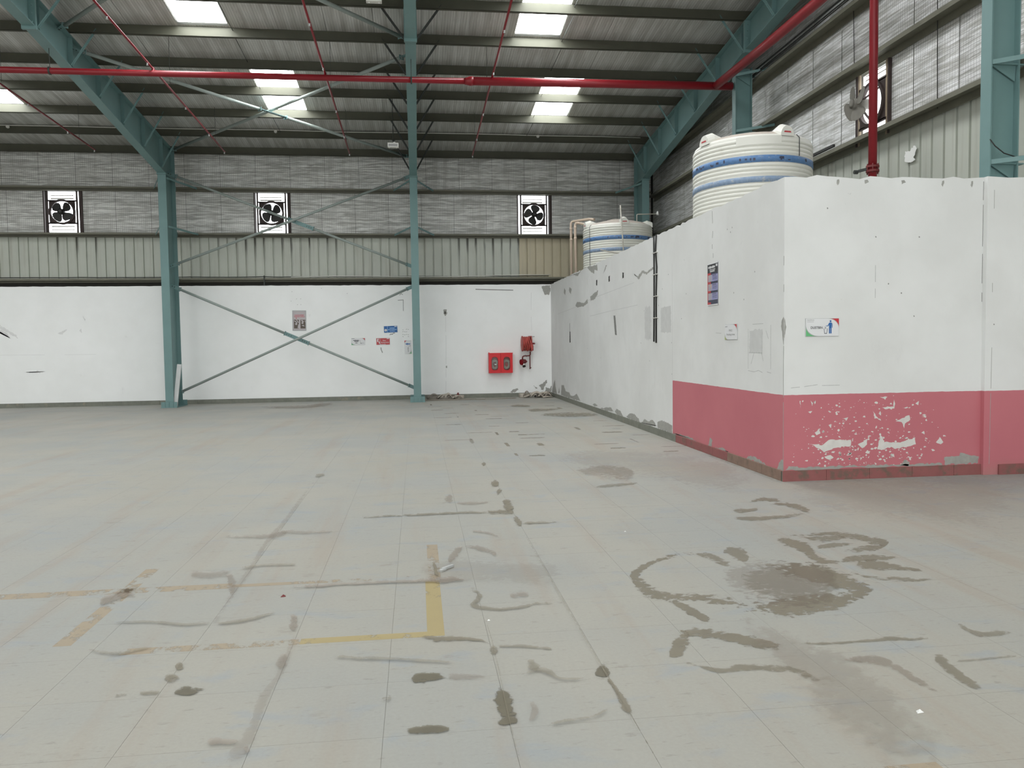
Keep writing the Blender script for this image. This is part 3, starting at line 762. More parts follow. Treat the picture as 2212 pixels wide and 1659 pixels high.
strokes('scribble', [[(-.34+.05*i, z+rr.random()*.03), (-.31+.05*i, z+rr.random()*.04)] for z in (1.96, 1.90, 1.82, 1.76) for i in range(-1, 3) if rr.random() < .8], 0.010, M['mark'], wall_back, FB)
strokes('scribble', [[(-.75,1.83),(-.70,1.86),(-.68,1.84),(-.63,1.89),(-.60,1.87)]], 0.018, M['mark'], wall_back, FB)
strokes('scribble', [[(-.45,2.95),(-.40,2.99),(-.36,2.96)], [(-.5,2.80),(-.34,2.81)], [(-.35,2.81),(-.35,2.5)]], 0.014, M['mark'], wall_back, FB)
strokes('scribble', [[(-1.0,1.48),(-.99,1.40)], [(-.985,1.40),(-.96,1.33)]], 0.02, M['mark'], wall_back, FB)
for x, z in ((-3.40,3.06),(-3.28,2.86),(-3.17,2.86),(-3.26,2.70),(-3.17,2.70),(-3.43,2.80),(-2.6,3.15),(-1.9,3.0)):
    patch('drill_hole', [(x-.008,z-.005),(x+.010,z-.005),(x+.008,z+.006),(x-.007,z+.005)], M['mark'], wall_back, FB, rough=0.002)
for pts in ([(-11.2,2.10),(-11.0,2.12),(-10.80,1.95),(-10.75,1.86),(-10.95,2.0)], [(-9.0,2.05),(-8.96,2.1),(-8.95,1.98)], [(-8.9,2.45),(-8.82,2.3),(-8.85,2.32)],
            [(-10.4,.95),(-10.15,.96),(-10.1,1.0),(-10.05,.95),(-9.9,.96),(-10.1,.92)], [(-9.55,1.98),(-9.3,2.09),(-9.45,1.95)], [(-11.2,2.30),(-10.9,2.16),(-10.6,1.95),(-10.55,1.85),(-10.65,1.92),(-10.95,2.10)]):
    patch('rub_mark', pts, M['smudge'], wall_back, FB, rough=0.02)

# ---- skirting tiles along the back wall
base_back = struct('baseboard_back', MB().box(-14.6, BOX_X, Y_BACK-0.006, Y_BACK+0.02, 0, 0.112), M['grout'], 'low green grey stone skirting along the foot of the back wall', 'skirting')
sk = MB().box(-TILE/2+0.002, TILE/2-0.002, -0.012, 0.004, 0.0, 0.118).mesh('skirting_tile'); sk.materials.append(M['skirt'])
for k in range(37):
    x = BOX_X - TILE*(k+0.5)
    if x < -14.4: break
    share('skirting_tile', sk, base_back, (x, Y_BACK-0.006, 0.0))

# ================================================================== RIGHT (GABLE) WALL
XR = X_RIGHT
RF = (11.24, 0.80, 4.52, 5.60)        # fan opening: centre y, width, z0, z1
mb = MB().box(XR, XR+0.25, Y_FRONT, Y_BACK+0.25, 0, H_WALL)
ycut = sorted({Y_FRONT, RF[0]-RF[1]/2, RF[0]+RF[1]/2, Y_BACK+0.25})
cells_with_holes(ycut, [H_WALL, RF[2], RF[3], 6.9], [(RF[0]-RF[1]/2, RF[0]+RF[1]/2, RF[2], RF[3])], lambda a, b, c, d: mb.box(XR+0.06, XR+0.12, a, b, c, d))
mb.prism([(Y_BACK+0.25, 6.9), (Y_BACK+0.25, 7.1), (RIDGE_Y, 9.05), (Y_FRONT, 7.1), (Y_FRONT, 6.9)], 0, XR+0.06, XR+0.12)
wall_right = struct('wall_right', mb, M['white'], 'gable wall of ribbed sheet and wire netted silver insulation at the right', 'wall')
def sheet_mesh_r(name, prof, z0, z1):
    m = MB(); n = len(prof)
    vs = [(y, -x, z0) for x, y in prof] + [(y, -x, z1) for x, y in prof]
    m.add(vs, [(i, i+1, n+i+1, n+i) for i in range(n-1)])
    return m.mesh(name)
SHR = sheet_mesh_r('cladding_sheet', profiled(4, 0.98, 0, 1), 3.2, 4.56); SHR.materials.append(M['sheet'])
for k in range(18):
    share('cladding_sheet', SHR, wall_right, (XR+0.02, 22.4-0.98*k, 0))
ys = [22.4]
while ys[-1] > 5.0: ys.append(ys[-1]-0.93)
ysf = [y for y in ys if not (RF[0]-RF[1]/2-0.3 < y < RF[0]+RF[1]/2+0.3)] + [RF[0]-RF[1]/2, RF[0]+RF[1]/2]
ysf.sort(reverse=True)
for a, b in zip(ysf, ysf[1:]):
    if abs(a-b-RF[1]) < 1e-6 and abs((a+b)/2-RF[0]) < 1e-6: continue
    sd += 1
    build('insulation_strip', billow(lambda u, v, o: (XR-o, u, v), a-0.007, b+0.007, 4.48, 5.66, 4, 6, 0.02, sd), M['foil_right'], wall_right)
for a, b in zip(ys, ys[1:]):
    sd += 1
    build('insulation_strip', billow(lambda u, v, o: (XR-o, u, v), a-0.007, b+0.007, 5.66, 6.62, 4, 6, 0.02, sd), M['foil_right'], wall_right)
    sd += 1
    build('insulation_strip', billow(lambda u, v, o: (XR-o, u, 6.62+(roof_z(u)+0.22-6.62)*v), a-0.007, b+0.007, 0, 1, 4, 6, 0.02, sd), M['foil_right'], wall_right)
mb = MB()
for z, dz in ((4.09, 0.05), (4.04, 0.03)): pass
patch('torn_paper', [(10.46,4.16),(10.36,4.14),(10.25,4.20),(10.20,4.14),(10.27,4.04),(10.22,3.98),(10.36,3.99),(10.47,4.03)], M['white'], wall_right, ('x', XR-0.012), thick=0.002, rough=0.02)

# ---- walls out of view
struct('wall_left', MB().box(X_LEFT-0.2, X_LEFT, Y_FRONT, Y_BACK+0.25, 0, 9.2), M['white'], 'pale end wall far to the left', 'wall')
mb = MB(); _xs = [X_LEFT] + [v for d in ADDED_DOORS for v in d] + [XR+0.2]
for k in range(0, len(_xs), 2): mb.box(_xs[k], _xs[k+1], Y_FRONT-0.2, Y_FRONT, 0, DOOR_H)
mb.box(X_LEFT, XR+0.2, Y_FRONT-0.2, Y_FRONT, DOOR_H, 7.6)
struct('wall_front', mb, M['white'], 'pale wall behind the viewer with three added doorways', 'wall')

# ================================================================== ROOF
slots = [2.95 + PITCH*k for k in range(-31, 5)]
sky = {}                                 # slot index -> list of (y0, y1)
def slot_of(x): return round((x - slots[0]) / PITCH)
for b in range(-3, 1):
    for k, (y0, y1) in enumerate(((17.42, 19.64), (13.36, 15.62), (9.30, 11.5), (5.2, 7.4), (-1.2, 1.0), (-5.2, -3.0), (-9.2, -7.0))):
        s = slot_of((2.95 if k % 2 == 0 else 2.04) + b*6.37)
        sky.setdefault(s, []).append((y0, y1))
deck = MB()
lid = 0.27
def deck_quad(x0, x1, y0, y1):
    for a, b in ((max(y0, RIDGE_Y), y1), (y0, min(y1, RIDGE_Y))):
        if b - a > 1e-6: deck.add([(x0,a,roof_z(a)+lid),(x1,a,roof_z(a)+lid),(x1,b,roof_z(b)+lid),(x0,b,roof_z(b)+lid)], [(0,1,2,3)])
strips = []
for i, x0 in enumerate(slots):
    x1 = x0 + PITCH
    cuts = sorted(sky.get(i, []), reverse=True); top = Y_BACK + 0.25
    for y0, y1 in cuts:
        deck_quad(x0, x1, y1, top); strips.append((x0, x1, y1, top)); top = y0
    deck_quad(x0, x1, Y_FRONT, top); strips.append((x0, x1, Y_FRONT, top))
deck_quad(X_LEFT-0.2, slots[0], Y_FRONT, Y_BACK+0.25)
ceiling = struct('ceiling', deck, M['deck'], 'sloping metal roof lined with netted silver insulation', 'ceiling')
for x0, x1, y0, y1 in strips:
    parts = [(max(y0, RIDGE_Y), y1), (y0, min(y1, RIDGE_Y))]
    for a, b in parts:
        if b - a < 0.05: continue
        sd += 1
        near = a >= RIDGE_Y - 0.01
        build('insulation_strip', billow(lambda u, v, o: (u, v, roof_z(v)+0.205-0.25*abs(o)), x0+0.003, x1-0.003, a, b, 3 if near else 1, max(2, int((b-a)/0.65)) if near else 2, 0.05, sd), M['foil_roof'], ceiling)
n = 0
for i, lst in sorted(sky.items()):
    for y0, y1 in lst:
        n += 1; x0 = slots[i]; x1 = x0 + PITCH; m = MB()
        m.add([(x0, y0, roof_z(y0)+lid-.012), (x1, y0, roof_z(y0)+lid-.012), (x1, y1, roof_z(y1)+lid-.012), (x0, y1, roof_z(y1)+lid-.012)], [(0, 1, 2, 3)])
        struct('window_%d' % n, m, M['skylight'])

# ================================================================== INNER ROOM (white box with the pink dado)
BX, BY = BOX_X, BOX_Y
mb = MB(); ragged(mb, (BX, Y_BACK), (BX, BY+0.15), (0.15, 0), H_WALL, amp=0.010, seed=3)
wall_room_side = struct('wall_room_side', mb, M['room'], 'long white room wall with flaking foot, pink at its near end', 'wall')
mb = MB(); ragged(mb, (BX, BY), (6.15, BY), (0, 0.15), H_WALL, amp=0.012, seed=4)
ragged(mb, (6.15, BY-0.055), (XR, BY-0.055), (0, 0.205), H_WALL+0.01, amp=0.006, seed=6)
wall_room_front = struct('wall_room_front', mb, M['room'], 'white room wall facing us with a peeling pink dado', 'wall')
struct('ceiling_room', MB().box(BX+0.15, XR, BY+0.15, Y_BACK, 2.82, 2.95), M['cement'], 'flat concrete roof of the inner room carrying the tanks', 'roof')
FX = ('x', BX); FF = ('y', BY)
SIDE = [[(17.458,3.235),(16.454,3.197),(16.416,3.056),(16.721,3.105),(16.724,3.015),(17.039,3.085)],
 [(19.635,3.225),(18.379,3.199),(18.113,3.218),(18.49,3.121),(18.931,3.194)],
 [(20.215,2.972),(20.027,2.886),(20.098,2.771),(20.286,2.856)],[(19.529,2.945),(19.235,2.877),(19.36,2.747),(19.594,2.856)],
 [(18.799,2.44),(18.573,2.517),(17.79,2.441),(17.441,2.516),(17.397,2.42),(17.894,2.372),(18.58,2.384)],
 [(17.154,2.551),(16.785,2.598),(16.389,2.64),(16.435,2.555),(16.701,2.472),(17.111,2.455)],
 [(13.598,2.73),(13.365,2.668),(13.082,2.746),(12.838,2.691),(12.449,2.745),(12.425,2.713),(12.812,2.658),(13.082,2.698),(13.309,2.607)],
 [(15.919,2.951),(15.675,3.098),(15.597,3.09),(15.758,2.993)],
 [(22.28,.12),(21.984,.387),(21.751,.503),(21.689,.309),(21.479,.12)],
 [(20.843,.12),(20.761,.395),(20.425,.411),(20.173,.265),(19.672,.258),(19.493,.186),(19.08,.212),(18.736,.29),(18.307,.13),(19.084,.12)],
 [(21.262,.14),(21.111,.326),(21.048,.18)],[(17.018,.145),(16.833,.19),(16.48,.155),(16.791,.121)],
 [(16.267,.122),(15.732,.183),(15.344,.214),(15.159,.145),(15.655,.113)],[(15.049,.154),(14.902,.221),(14.622,.198),(14.42,.118),(14.834,.108)],
 [(14.189,.13),(13.963,.21),(13.654,.228),(13.36,.163),(13.303,.111),(13.81,.106)],[(13.218,.113),(12.993,.197),(12.804,.167),(12.541,.224),(12.341,.143),(12.673,.11)],
 [(12.291,.118),(12.29,.209),(12.047,.262),(11.815,.248),(11.546,.238),(11.548,.11),(11.909,.11)],
 [(11.482,.117),(11.064,.136),(10.769,.143),(10.489,.115),(10.77,.108),(11.166,.11)],[(10.051,.11),(9.984,.228),(9.902,.206),(9.935,.11)],
 [(9.805,.11),(9.539,.142),(9.345,.11)],[(8.831,.11),(8.753,.157),(8.576,.16),(8.298,.116),(8.477,.11)],
 [(8.03,.11),(7.93,.23),(7.885,.23),(7.885,.11)]]
for p in SIDE: patch('bare_plaster_patch', p, M['cement'], wall_room_side, FX)
patch('bare_plaster_patch', [(7.882,1.76),(7.93,1.72),(7.945,1.66),(7.92,1.60),(7.90,1.5),(7.882,1.45)], M['cement'], wall_room_front, FX, rough=0.004)
strokes('plaster_crack', [[(7.885,2.4),(7.886,2.3)],[(7.885,2.1),(7.886,2.02)],[(7.884,1.45),(7.888,1.1),(7.885,.9)],[(7.886,.85),(7.888,.5),(7.886,.12)]], 0.010, M['cement'], wall_room_front, FX)
for y, z in ((16.512,2.808),(15.414,2.803),(14.351,2.773)):
    patch('wall_slot', [(y-.05,z-.055),(y+.055,z-.055),(y+.05,z+.055),(y-.055,z+.055)], M['hole'], wall_room_side, FX, rough=0.01)
patch('wall_slot', [(19.58,1.54),(19.44,1.54),(19.46,1.82),(19.56,1.82)], M['hole'], wall_room_side, FX, rough=0.006)
strokes('wall_slot', [[(19.54,1.82),(19.55,2.03)]], 0.04, M['mark'], wall_room_side, FX)
patch('wall_slot', [(14.98,1.67),(14.84,1.66),(14.95,2.05),(15.09,2.05)], M['mark'], wall_room_side, FX, rough=0.006)
patch('rub_mark', [(12.08,1.66),(11.58,1.66),(11.58,2.07),(12.08,2.06)], M['faint'], wall_room_side, FX, rough=0.012)
patch('rub_mark', [(12.95,1.56),(12.62,1.56),(12.62,2.10),(12.95,2.11)], M['faint'], wall_room_side, FX, rough=0.03)
strokes('plaster_crack', [[(21.2,2.33),(18.8,2.40),(17.0,2.50),(13.6,2.58)], [(17.2,2.12),(15.5,2.15),(13.4,2.17)]], 0.010, M['faint'], wall_room_side, FX)
strokes('plaster_crack', [[(11.52,.93),(11.525,1.6),(11.515,2.2),(11.52,2.7)]], 0.008, M['faint'], wall_room_side, FX)
strokes('plaster_crack', [[(9.9,3.21),(9.89,3.05)],[(9.885,2.95),(9.895,2.86)],[(9.90,2.78),(9.90,2.72)],[(9.87,2.66),(9.87,2.6)]], 0.012, M['cement'], wall_room_side, FX)
strokes('pencil_drawing', [[(8.78,1.65),(8.78,1.18)], [(8.19,1.68),(8.19,1.19)], [(8.76,1.37),(8.40,1.37)], [(8.62,1.37),(8.70,1.24)], [(8.42,1.37),(8.38,1.28)],
    [(8.66,1.70),(8.38,1.70)], [(8.31,1.62),(8.25,1.53)], [(8.78,1.16),(8.62,1.15),(8.50,1.17),(8.40,1.15)], [(8.28,1.16),(8.18,1.15)], [(9.78,1.62),(9.60,1.61)]], 0.006, M['pencil'], wall_room_side, FX)
patch('rub_mark', [(8.74,1.38),(8.40,1.38),(8.40,1.64),(8.74,1.63)], M['faint'], wall_room_side, FX, rough=0.01, thick=0.0015)
for y, z in ((13.0,2.05),(12.2,2.1),(12.0,2.35),(11.7,2.55),(10.9,2.2),(11.1,1.85),(9.2,2.1),(8.6,2.3),(8.9,2.0),(13.2,1.5),(12.7,1.2),(11.56,1.5),(11.55,1.02),(9.4,2.9),(9.3,2.85),(9.25,2.9),(17.5,1.4),(16.2,1.2)):
    patch('drill_hole', [(y-.007,z-.008),(y+.008,z-.007),(y+.006,z+.010),(y-.007,z+.008)], M['mark'], wall_room_side, FX, rough=0.003)
FRONTP = [[(4.17,.399),(4.301,.375),(4.38,.433),(4.634,.426),(4.635,.361),(4.433,.341),(4.328,.295),(4.249,.347)],[(4.715,.373),(4.816,.431),(4.821,.37),(4.763,.332)],
 [(4.94,.316),(4.976,.467),(5.02,.39),(5.208,.379),(5.381,.43),(5.388,.354),(5.155,.31),(5.101,.337),(4.994,.304)],[(4.882,.731),(4.92,.68),(4.953,.644),(4.91,.66)],
 [(5.152,.613),(5.308,.675),(5.319,.624),(5.26,.585),(5.25,.535),(5.222,.601)],[(4.989,.769),(5.123,.775),(5.127,.856),(5.144,.805),(5.134,.755),(5.027,.747)],
 [(5.627,.372),(5.67,.427),(5.715,.369),(5.682,.345)],[(4.222,.513),(4.263,.556),(4.285,.506),(4.243,.487)],[(5.449,.656),(5.509,.665),(5.504,.64)],
 [(4.961,.88),(5.052,.883),(5.026,.848)],[(4.142,.739),(4.194,.747),(4.168,.723)],[(4.379,.593),(4.41,.602),(4.406,.558)],
 [(4.95,.70),(4.97,.73),(4.98,.68)],[(4.55,.66),(4.60,.67),(4.58,.63)],[(4.45,.73),(4.48,.74),(4.47,.70)],[(5.38,.80),(5.42,.83),(5.41,.78)],[(5.22,.76),(5.32,.765),(5.31,.75)],
 [(4.33,.25),(4.40,.27),(4.44,.24),(4.38,.22)],[(4.8,.28),(4.83,.31),(4.85,.27)],[(5.1,.24),(5.13,.26),(5.14,.22)],[(5.45,.48),(5.48,.50),(5.49,.46)],[(4.05,.86),(4.055,.78),(4.06,.86)],
 [(4.17,.86),(4.19,.80),(4.21,.85),(4.22,.80),(4.23,.86),(4.20,.83)]]
rc = random.Random(21); mb = MB()
for k in range(330):
    x = rc.gauss(4.95, .38) if k % 3 else rc.gauss(4.45, .22); z = .16 + abs(rc.gauss(0, .28)) if k % 2 else rc.uniform(.15, .86)
    if not (3.95 < x < 5.75 and .13 < z < .90): continue
    s = .003 + .012*rc.random()**2.2; a0 = rc.random()*6; nn = rc.randint(4, 7)
    pl = [(x + s*(.6+.7*rc.random())*math.cos(a0+2*math.pi*i/nn)*rc.choice((1, 1.6)), z + s*(.5+.7*rc.random())*math.sin(a0+2*math.pi*i/nn)) for i in range(nn)]
    mb.add([(a, BY-.0010, b) for a, b in pl], [tuple(range(len(pl)))])
tag(build('paint_flecks', mb, M['pale'], wall_room_front), kind='stuff')
for p in FRONTP: patch('paint_chip', p, M['pale'], wall_room_front, FF, rough=0.007)
for p in ([(5.904,.21),(5.915,.246),(6.048,.211),(6.137,.203),(6.127,.125),(5.895,.12),(5.729,.12),(5.728,.2)], [(5.211,.13),(5.265,.19),(5.319,.162),(5.304,.122)],
          [(3.89,.118),(3.93,.16),(4.066,.143),(4.435,.148),(4.861,.142),(5.293,.14),(5.70,.135),(5.70,.116),(4.8,.116)]):
    patch('bare_plaster_patch', p, M['cement'], wall_room_front, FF, rough=0.012)
patch('bare_plaster_patch', [(3.872,1.75),(3.885,1.70),(3.895,1.65),(3.885,1.60),(3.872,1.5)], M['cement'], wall_room_front, FF, rough=0.003)
strokes('plaster_crack', [[(6.145,3.2),(6.143,3.0)],[(6.144,2.95),(6.143,2.5)],[(6.145,2.42),(6.144,2.1)],[(6.145,2.0),(6.145,1.9)]], 0.006, M['mark'], wall_room_front, FF)
strokes('plaster_crack', [[(6.23,3.1),(6.23,2.9)],[(6.225,2.1),(6.226,2.0)],[(6.23,1.4),(6.226,.95)],[(6.226,.9),(6.22,.12)]], 0.005, M['cement'], wall_room_front, ('y', BY-0.055))
for x, z in ((4.9,2.6),(5.2,2.0),(5.05,2.1),(5.35,1.75),(4.35,2.9),(5.4,2.6),(6.25,1.65)):
    patch('drill_hole', [(x-.006,z-.006),(x+.006,z-.008),(x+.007,z+.006),(x-.006,z+.009)], M['mark'], wall_room_front, ('y', BY if x < 6.15 else BY-0.055), rough=0.004)
for x in (4.46, 4.78, 5.2, 5.66, 6.0):
    a_ = rc.random(); patch('bare_plaster_patch', [(x-.015*a_,3.20),(x+.02,3.205),(x+.018+.02*a_,3.18),(x+.005,3.13+.04*a_),(x-.01,3.16)], M['cement'], wall_room_front, FF, rough=0.004)
strokes('pencil_drawing', [[(3.95,1.0),(4.05,1.008)],[(4.1,1.012),(4.25,1.03)],[(4.3,1.02),(4.5,1.02)], [(4.9,2.3),(4.9,2.12)],[(4.9,2.05),(4.9,1.95)]], 0.006, M['pencil'], wall_room_front, FF)

base_side = struct('baseboard_room_side', MB().box(BX-0.006, BX+0.02, BY, Y_BACK-0.02, 0, 0.106), M['grout'], 'stone skirting along the long room wall, muddy towards us', 'skirting')
for nm, mt in (('skirting_tile', 'skirt'), ('skirting_tile_painted', 'skirt_pink'), ('skirting_tile_muddy', 'skirt_mud')):
    me = MB().box(-0.012, 0.004, -TILE/2+0.002, TILE/2-0.002, 0.0, 0.112).mesh(nm); me.materials.append(M[mt])
    for k in range(29):
        y = BY + TILE*(k+0.5)
        if y > Y_BACK - 0.2: break
        want = 'skirt_mud' if y < 9.4 else ('skirt_pink' if y < 11.52 else 'skirt')
        if want == mt: share('skirting_tile', me, base_side, (BX-0.006, y, 0.0))
base_front = struct('baseboard_room_front', MB().box(BX-0.018, XR, BY-0.012, BY+0.02, 0, 0.108), M['grout'], 'red painted stone skirting under the pink dado facing us', 'skirting')
skf = MB().box(-TILE/2+0.0015, TILE/2-0.0015, -0.010, 0.004, 0.0, 0.114).mesh('skirting_tile'); skf.materials.append(M['skirt_pink'])
for k in range(6):
    x = BX - 0.018 + TILE*(k+0.5)
    share('skirting_tile', skf, base_front, (x, BY-0.012 - (0.055 if x > 6.15 else 0), 0.0))

# ================================================================== STEEL FRAMES
CF, CB = 21.06, 21.86                   # column front and back faces
def raf_bot(y):                         # underside of the rafter
    return 6.08 + 0.133*(CF - y) if y > 14.3 else 6.08 + 0.133*(CF - 14.3) + 0.1*(14.3 - y)
def portal_frame(X, label):
    t = thing('portal_frame', label, 'steel frame', (X, (CF+CB)/2, 0))
    te = M['teal']
    build('base_plate', MB().box(X-.2, X+.2, CF-.07, CB+.09, 0, .018), te, t)
    for y in (CF-.045, CB+.06):
        s = build('base_stiffener', MB().box(X-.195, X+.195, y-.012, y+.012, .018, .15), te, t)
        for dx in (-.1, 0, .1):
            build('rib', MB().box(X+dx-.006, X+dx+.006, y-(.03 if y < 21.4 else -.012), y+(-.012 if y < 21.4 else .03), .018, .14), te, s)
    build('front_flange', MB().box(X-.1, X+.1, CF, CF+.016, .018, 5.97), te, t)
    build('back_flange', MB().box(X-.1, X+.1, CB-.016, CB, .018, roof_z(CB)-.03), te, t)
    build('column_web', MB().box(X-.005, X+.005, CF+.016, CB-.016, .018, 5.97), te, t)
    k = build('knee_plate', MB().box(X-.115, X+.115, CF-.03, CB+.01, 5.97, 6.01), te, t)
    m = MB()
    for dx in (-.07, .07):
        for dy in (.06, .2, .5, .7): m.disc((X+dx, CF+dy, 6.018), (0,0,1), .018, .02, 6)
    build('bolt', m, te, k)
    yr = RIDGE_Y
    bot = [(CF, 6.01), (14.3, raf_bot(14.3)), (yr, raf_bot(yr))]
    top = [(yr, roof_z(yr)-.01), (CB, roof_z(CB)-.01)]
    build('rafter_web', MB().prism(bot + top + [(CB, 6.01)], 0, X-.005, X+.005), te, t)
    m = MB()
    for a, b in zip(bot, bot[1:]): m.bar((X, a[0], a[1]), (X, b[0], b[1]), .2, .016)
    build('bottom_flange', m, te, t)
    m = MB(); m.bar((X, top[0][0], top[0][1]-.008), (X, top[1][0], top[1][1]-.008), .2, .014)
    build('top_flange', m, te, t)
    s = build('splice_plate', MB().box(X-.115, X+.115, 14.27, 14.33, raf_bot(14.3)-.06, roof_z(14.3)-.02), te, t)
    m = MB()
    for dz in (.06, .2, .34, .46):
        for dx in (-.06, .06): m.disc((X+dx, 14.26, raf_bot(14.3)+dz), (0,1,0), .016, .03, 6)
    build('bolt', m, te, s)
    for i, tt in enumerate(PURLIN_T[1:]):
        y = EAVE_Y - tt; zb = raf_bot(y)+.008; zt = roof_z(y)-.02
        for sx in (-1, 1):
            build('web_stiffener', MB().box(X+sx*.005 if sx > 0 else X-.09, X+.09 if sx > 0 else X-.005, y+.10, y+.108, zb, zt), te, t)
            if sx > 0 and X > 6: continue
            a = (X+sx*.095, y, zb+.01); b = (X+sx*.56, y, roof_z(y)+.10)
            f = build('fly_brace', MB().bar(a, b, .045, .006, (0,1,0)).bar((a[0],a[1]+.02,a[2]), (b[0],b[1]+.02,b[2]), .006, .04, (0,1,0)), M['steel_dark'] if X == 0 else te, t)
    for z in (5.84, 4.61):              # braces from the column to the wall girts
        for sx in (-1, 1):
            if sx > 0 and X > 6: continue
            build('girt_brace', MB().bar((X+sx*.1, CF+.05, z+.05), (X+sx*.55, 22.2, z), .05, .008, (0,0,1)), te, t)
    for z in (3.38, 4.61, 5.84):
        build('girt_cleat', MB().box(X-.006, X+.006, CB, 22.24, z-.06, z+.06), te, t)
    return t
portal_frame(FRAMES[0], 'teal portal frame left of the crossed braces, rafter rising to the upper left corner')
portal_frame(FRAMES[1], 'teal portal frame in the middle, its rafter seen end on above its column')
portal_frame(FRAMES[2], 'teal portal frame in the corner beside the gable wall and water tanks')

# ---- purlins
ordinal = ['eave strut', 'first', 'second', 'third', 'fourth', 'fifth', 'sixth', 'seventh', 'eighth']
def zee(y, z0, h, w, x0, x1, t=.006):
    return MB().box(x0, x1, y-t/2, y+t/2, z0, z0+h).box(x0, x1, y-w, y, z0, z0+t).box(x0, x1, y-w, y-w+t, z0, z0+.02).box(x0, x1, y, y+w, z0+h-t, z0+h)
for k, tt in enumerate(PURLIN_T):
    y = EAVE_Y - tt
    name = 'eave_strut' if k == 0 else 'roof_purlin'
    lab = 'dusty steel eave beam along the top of the back wall' if k == 0 else '%s dusty steel roof purlin up from the back wall' % ordinal[k]
    tag(build(name, zee(y, roof_z(y), .2, .065, -15.5, XR-.06), M['purlin']), lab, 'purlin', 'roof purlins')
# ---- girts on the back wall
for z0, h, lab in ((4.555, .105, 'steel girt between ribbed sheet and insulation on the back wall'), (5.785, .105, 'steel girt above the back wall fans'), (3.335, .10, 'lowest steel girt just above the white back wall')):
    tag(build('wall_girt', MB().box(-15.5, XR-.1, 22.385, 22.40, z0, z0+h).box(-15.5, XR-.1, 22.24, 22.40, z0+h-.012, z0+h).box(-15.5, XR-.1, 22.24, 22.25, z0+h-.05, z0+h-.012).box(-15.5, XR-.1, 22.33, 22.40, z0, z0+.01), M['girt']), lab, 'girt', 'back wall girts')
# ---- girts on the gable wall
for z, lab in ((4.47, 'lowest steel girt on the gable wall, above the ribbed sheet'), (5.60, 'middle steel girt on the gable wall, above its fan'), (6.56, 'uppermost steel girt in view on the gable wall')):
    tag(build('gable_girt', MB().box(XR-.03, XR-.015, 4.0, 22.2, z, z+.12).box(XR-.24, XR-.015, 4.0, 22.2, z+.10, z+.115).box(XR-.245, XR-.235, 4.0, 22.2, z+.05, z+.115), M['girt']), lab, 'girt', 'gable wall girts')

# ---- gable wall columns
def gable_column(Y, label, levels):
    t = thing('gable_column', label, 'column', (6.47, Y, 0))
    te = M['teal']; zt = raf_bot(Y)-.02
    build('base_plate', MB().box(6.28, 6.66, Y-.12, Y+.12, 2.95, 2.97), te, t)
    build('inner_flange', MB().box(6.30, 6.314, Y-.08, Y+.08, 2.97, zt), te, t)
    build('outer_flange', MB().box(6.63, 6.644, Y-.08, Y+.08, 2.97, zt), te, t)
    build('web', MB().box(6.314, 6.63, Y-.005, Y+.005, 2.97, zt), te, t)
    for z in levels:
        b = build('bracket', MB().prism([(6.32, Y-.07), (6.32, Y+.0), (6.72, Y+.0), (6.72, Y-.07)], 2, z, z+.012), te, t)
        build('bracket_strut', MB().bar((6.32, Y-.075, z+.02), (6.90, Y-.52, z+.03), .05, .008, (0,0,1)), te, t)
        build('bracket_gusset', MB().prism([(6.34, z), (6.63, z), (6.62, z-.17)], 1, Y-.035, Y-.025), te, t)
    return t
gable_column(14.98, 'teal gable column behind the nearer water tank', (5.62, 6.70))
gable_column(8.07, 'teal gable column above the pilaster at the right edge', (3.42, 4.50))

# ================================================================== BRACING PIPES
def brace(name, a, b, label, plate_mid=None, r=.033, end=.22, up=(0,1,0), group='bracing pipes'):
    a = Vector(a); b = Vector(b); d = (b-a).normalized(); L = (b-a).length
    t = thing(name, label, 'brace', tuple((a+b)/2), group=group)
    ends = [(a + d*end, b - d*end)]
    if plate_mid is not None:
        c = a + d*(L*plate_mid); ends = [(a + d*end, c - d*.34), (c + d*.34, b - d*end)]
    m = MB()
    for p, q in ends: m.tube([p, q], r, 12)
    build('pipe', m, M['brace'], t)
    side = Vector(up).cross(d).normalized()
    for p, q in ((a - d*.02, a + d*(end+.03)), (b + d*.02, b - d*(end+.03))):
        g = build('end_plate', MB().bar(p, q, .095, .01, side), M['teal'], t)
        s = (q-p).normalized(); m = MB()
        for k in (.06, .12): m.disc(tuple(p + s*k - Vector(up)*.009), up, .013, .012, 6)
        build('bolt', m, M['steel_dark'], g)
        build('end_cap', MB().bar(q - s*.006, q + s*.006, .115, .085, side), M['teal'], t)
    if plate_mid is not None:
        g = build('joint_plate', MB().bar(c - d*.34, c + d*.34, .098, .012, side), M['teal'], t)
        m = MB()
        for k in (-.28, -.22, -.16, .16, .22, .28): m.disc(tuple(c + d*k - Vector(up)*.010), up, .013, .012, 6)
        build('bolt', m, M['steel_dark'], g)
        for s in (-1, 1): build('end_cap', MB().bar(c + d*(s*.335), c + d*(s*.347), .125, .085, side), M['teal'], t)
    return t
xa, xb = FRAMES[0]+.005, FRAMES[1]-.005
brace('wall_brace', (xa, 21.50, 3.18), (xb, 21.50, .335), 'falling pipe brace with bolted joint across the white back wall', .5)
brace('wall_brace', (xa, 21.40, .30), (xb, 21.40, 3.15), 'rising continuous pipe brace across the white back wall')
brace('wall_brace', (xa, 21.50, 6.10), (xb, 21.50, 3.64), 'falling pipe brace with bolted joint in front of the middle fan', .53)
brace('wall_brace', (xa, 21.40, 3.66), (xb, 21.40, 6.10), 'rising continuous pipe brace in front of the middle fan')
def under(x, y, dz=.06): return (x, y, roof_z(y)-dz)
brace('roof_brace', under(xa, 21.75, .07), under(xb, 15.9, .07), 'roof brace pipe rising from the left eave knee to the middle rafter', up=(0,0,1), r=.036)
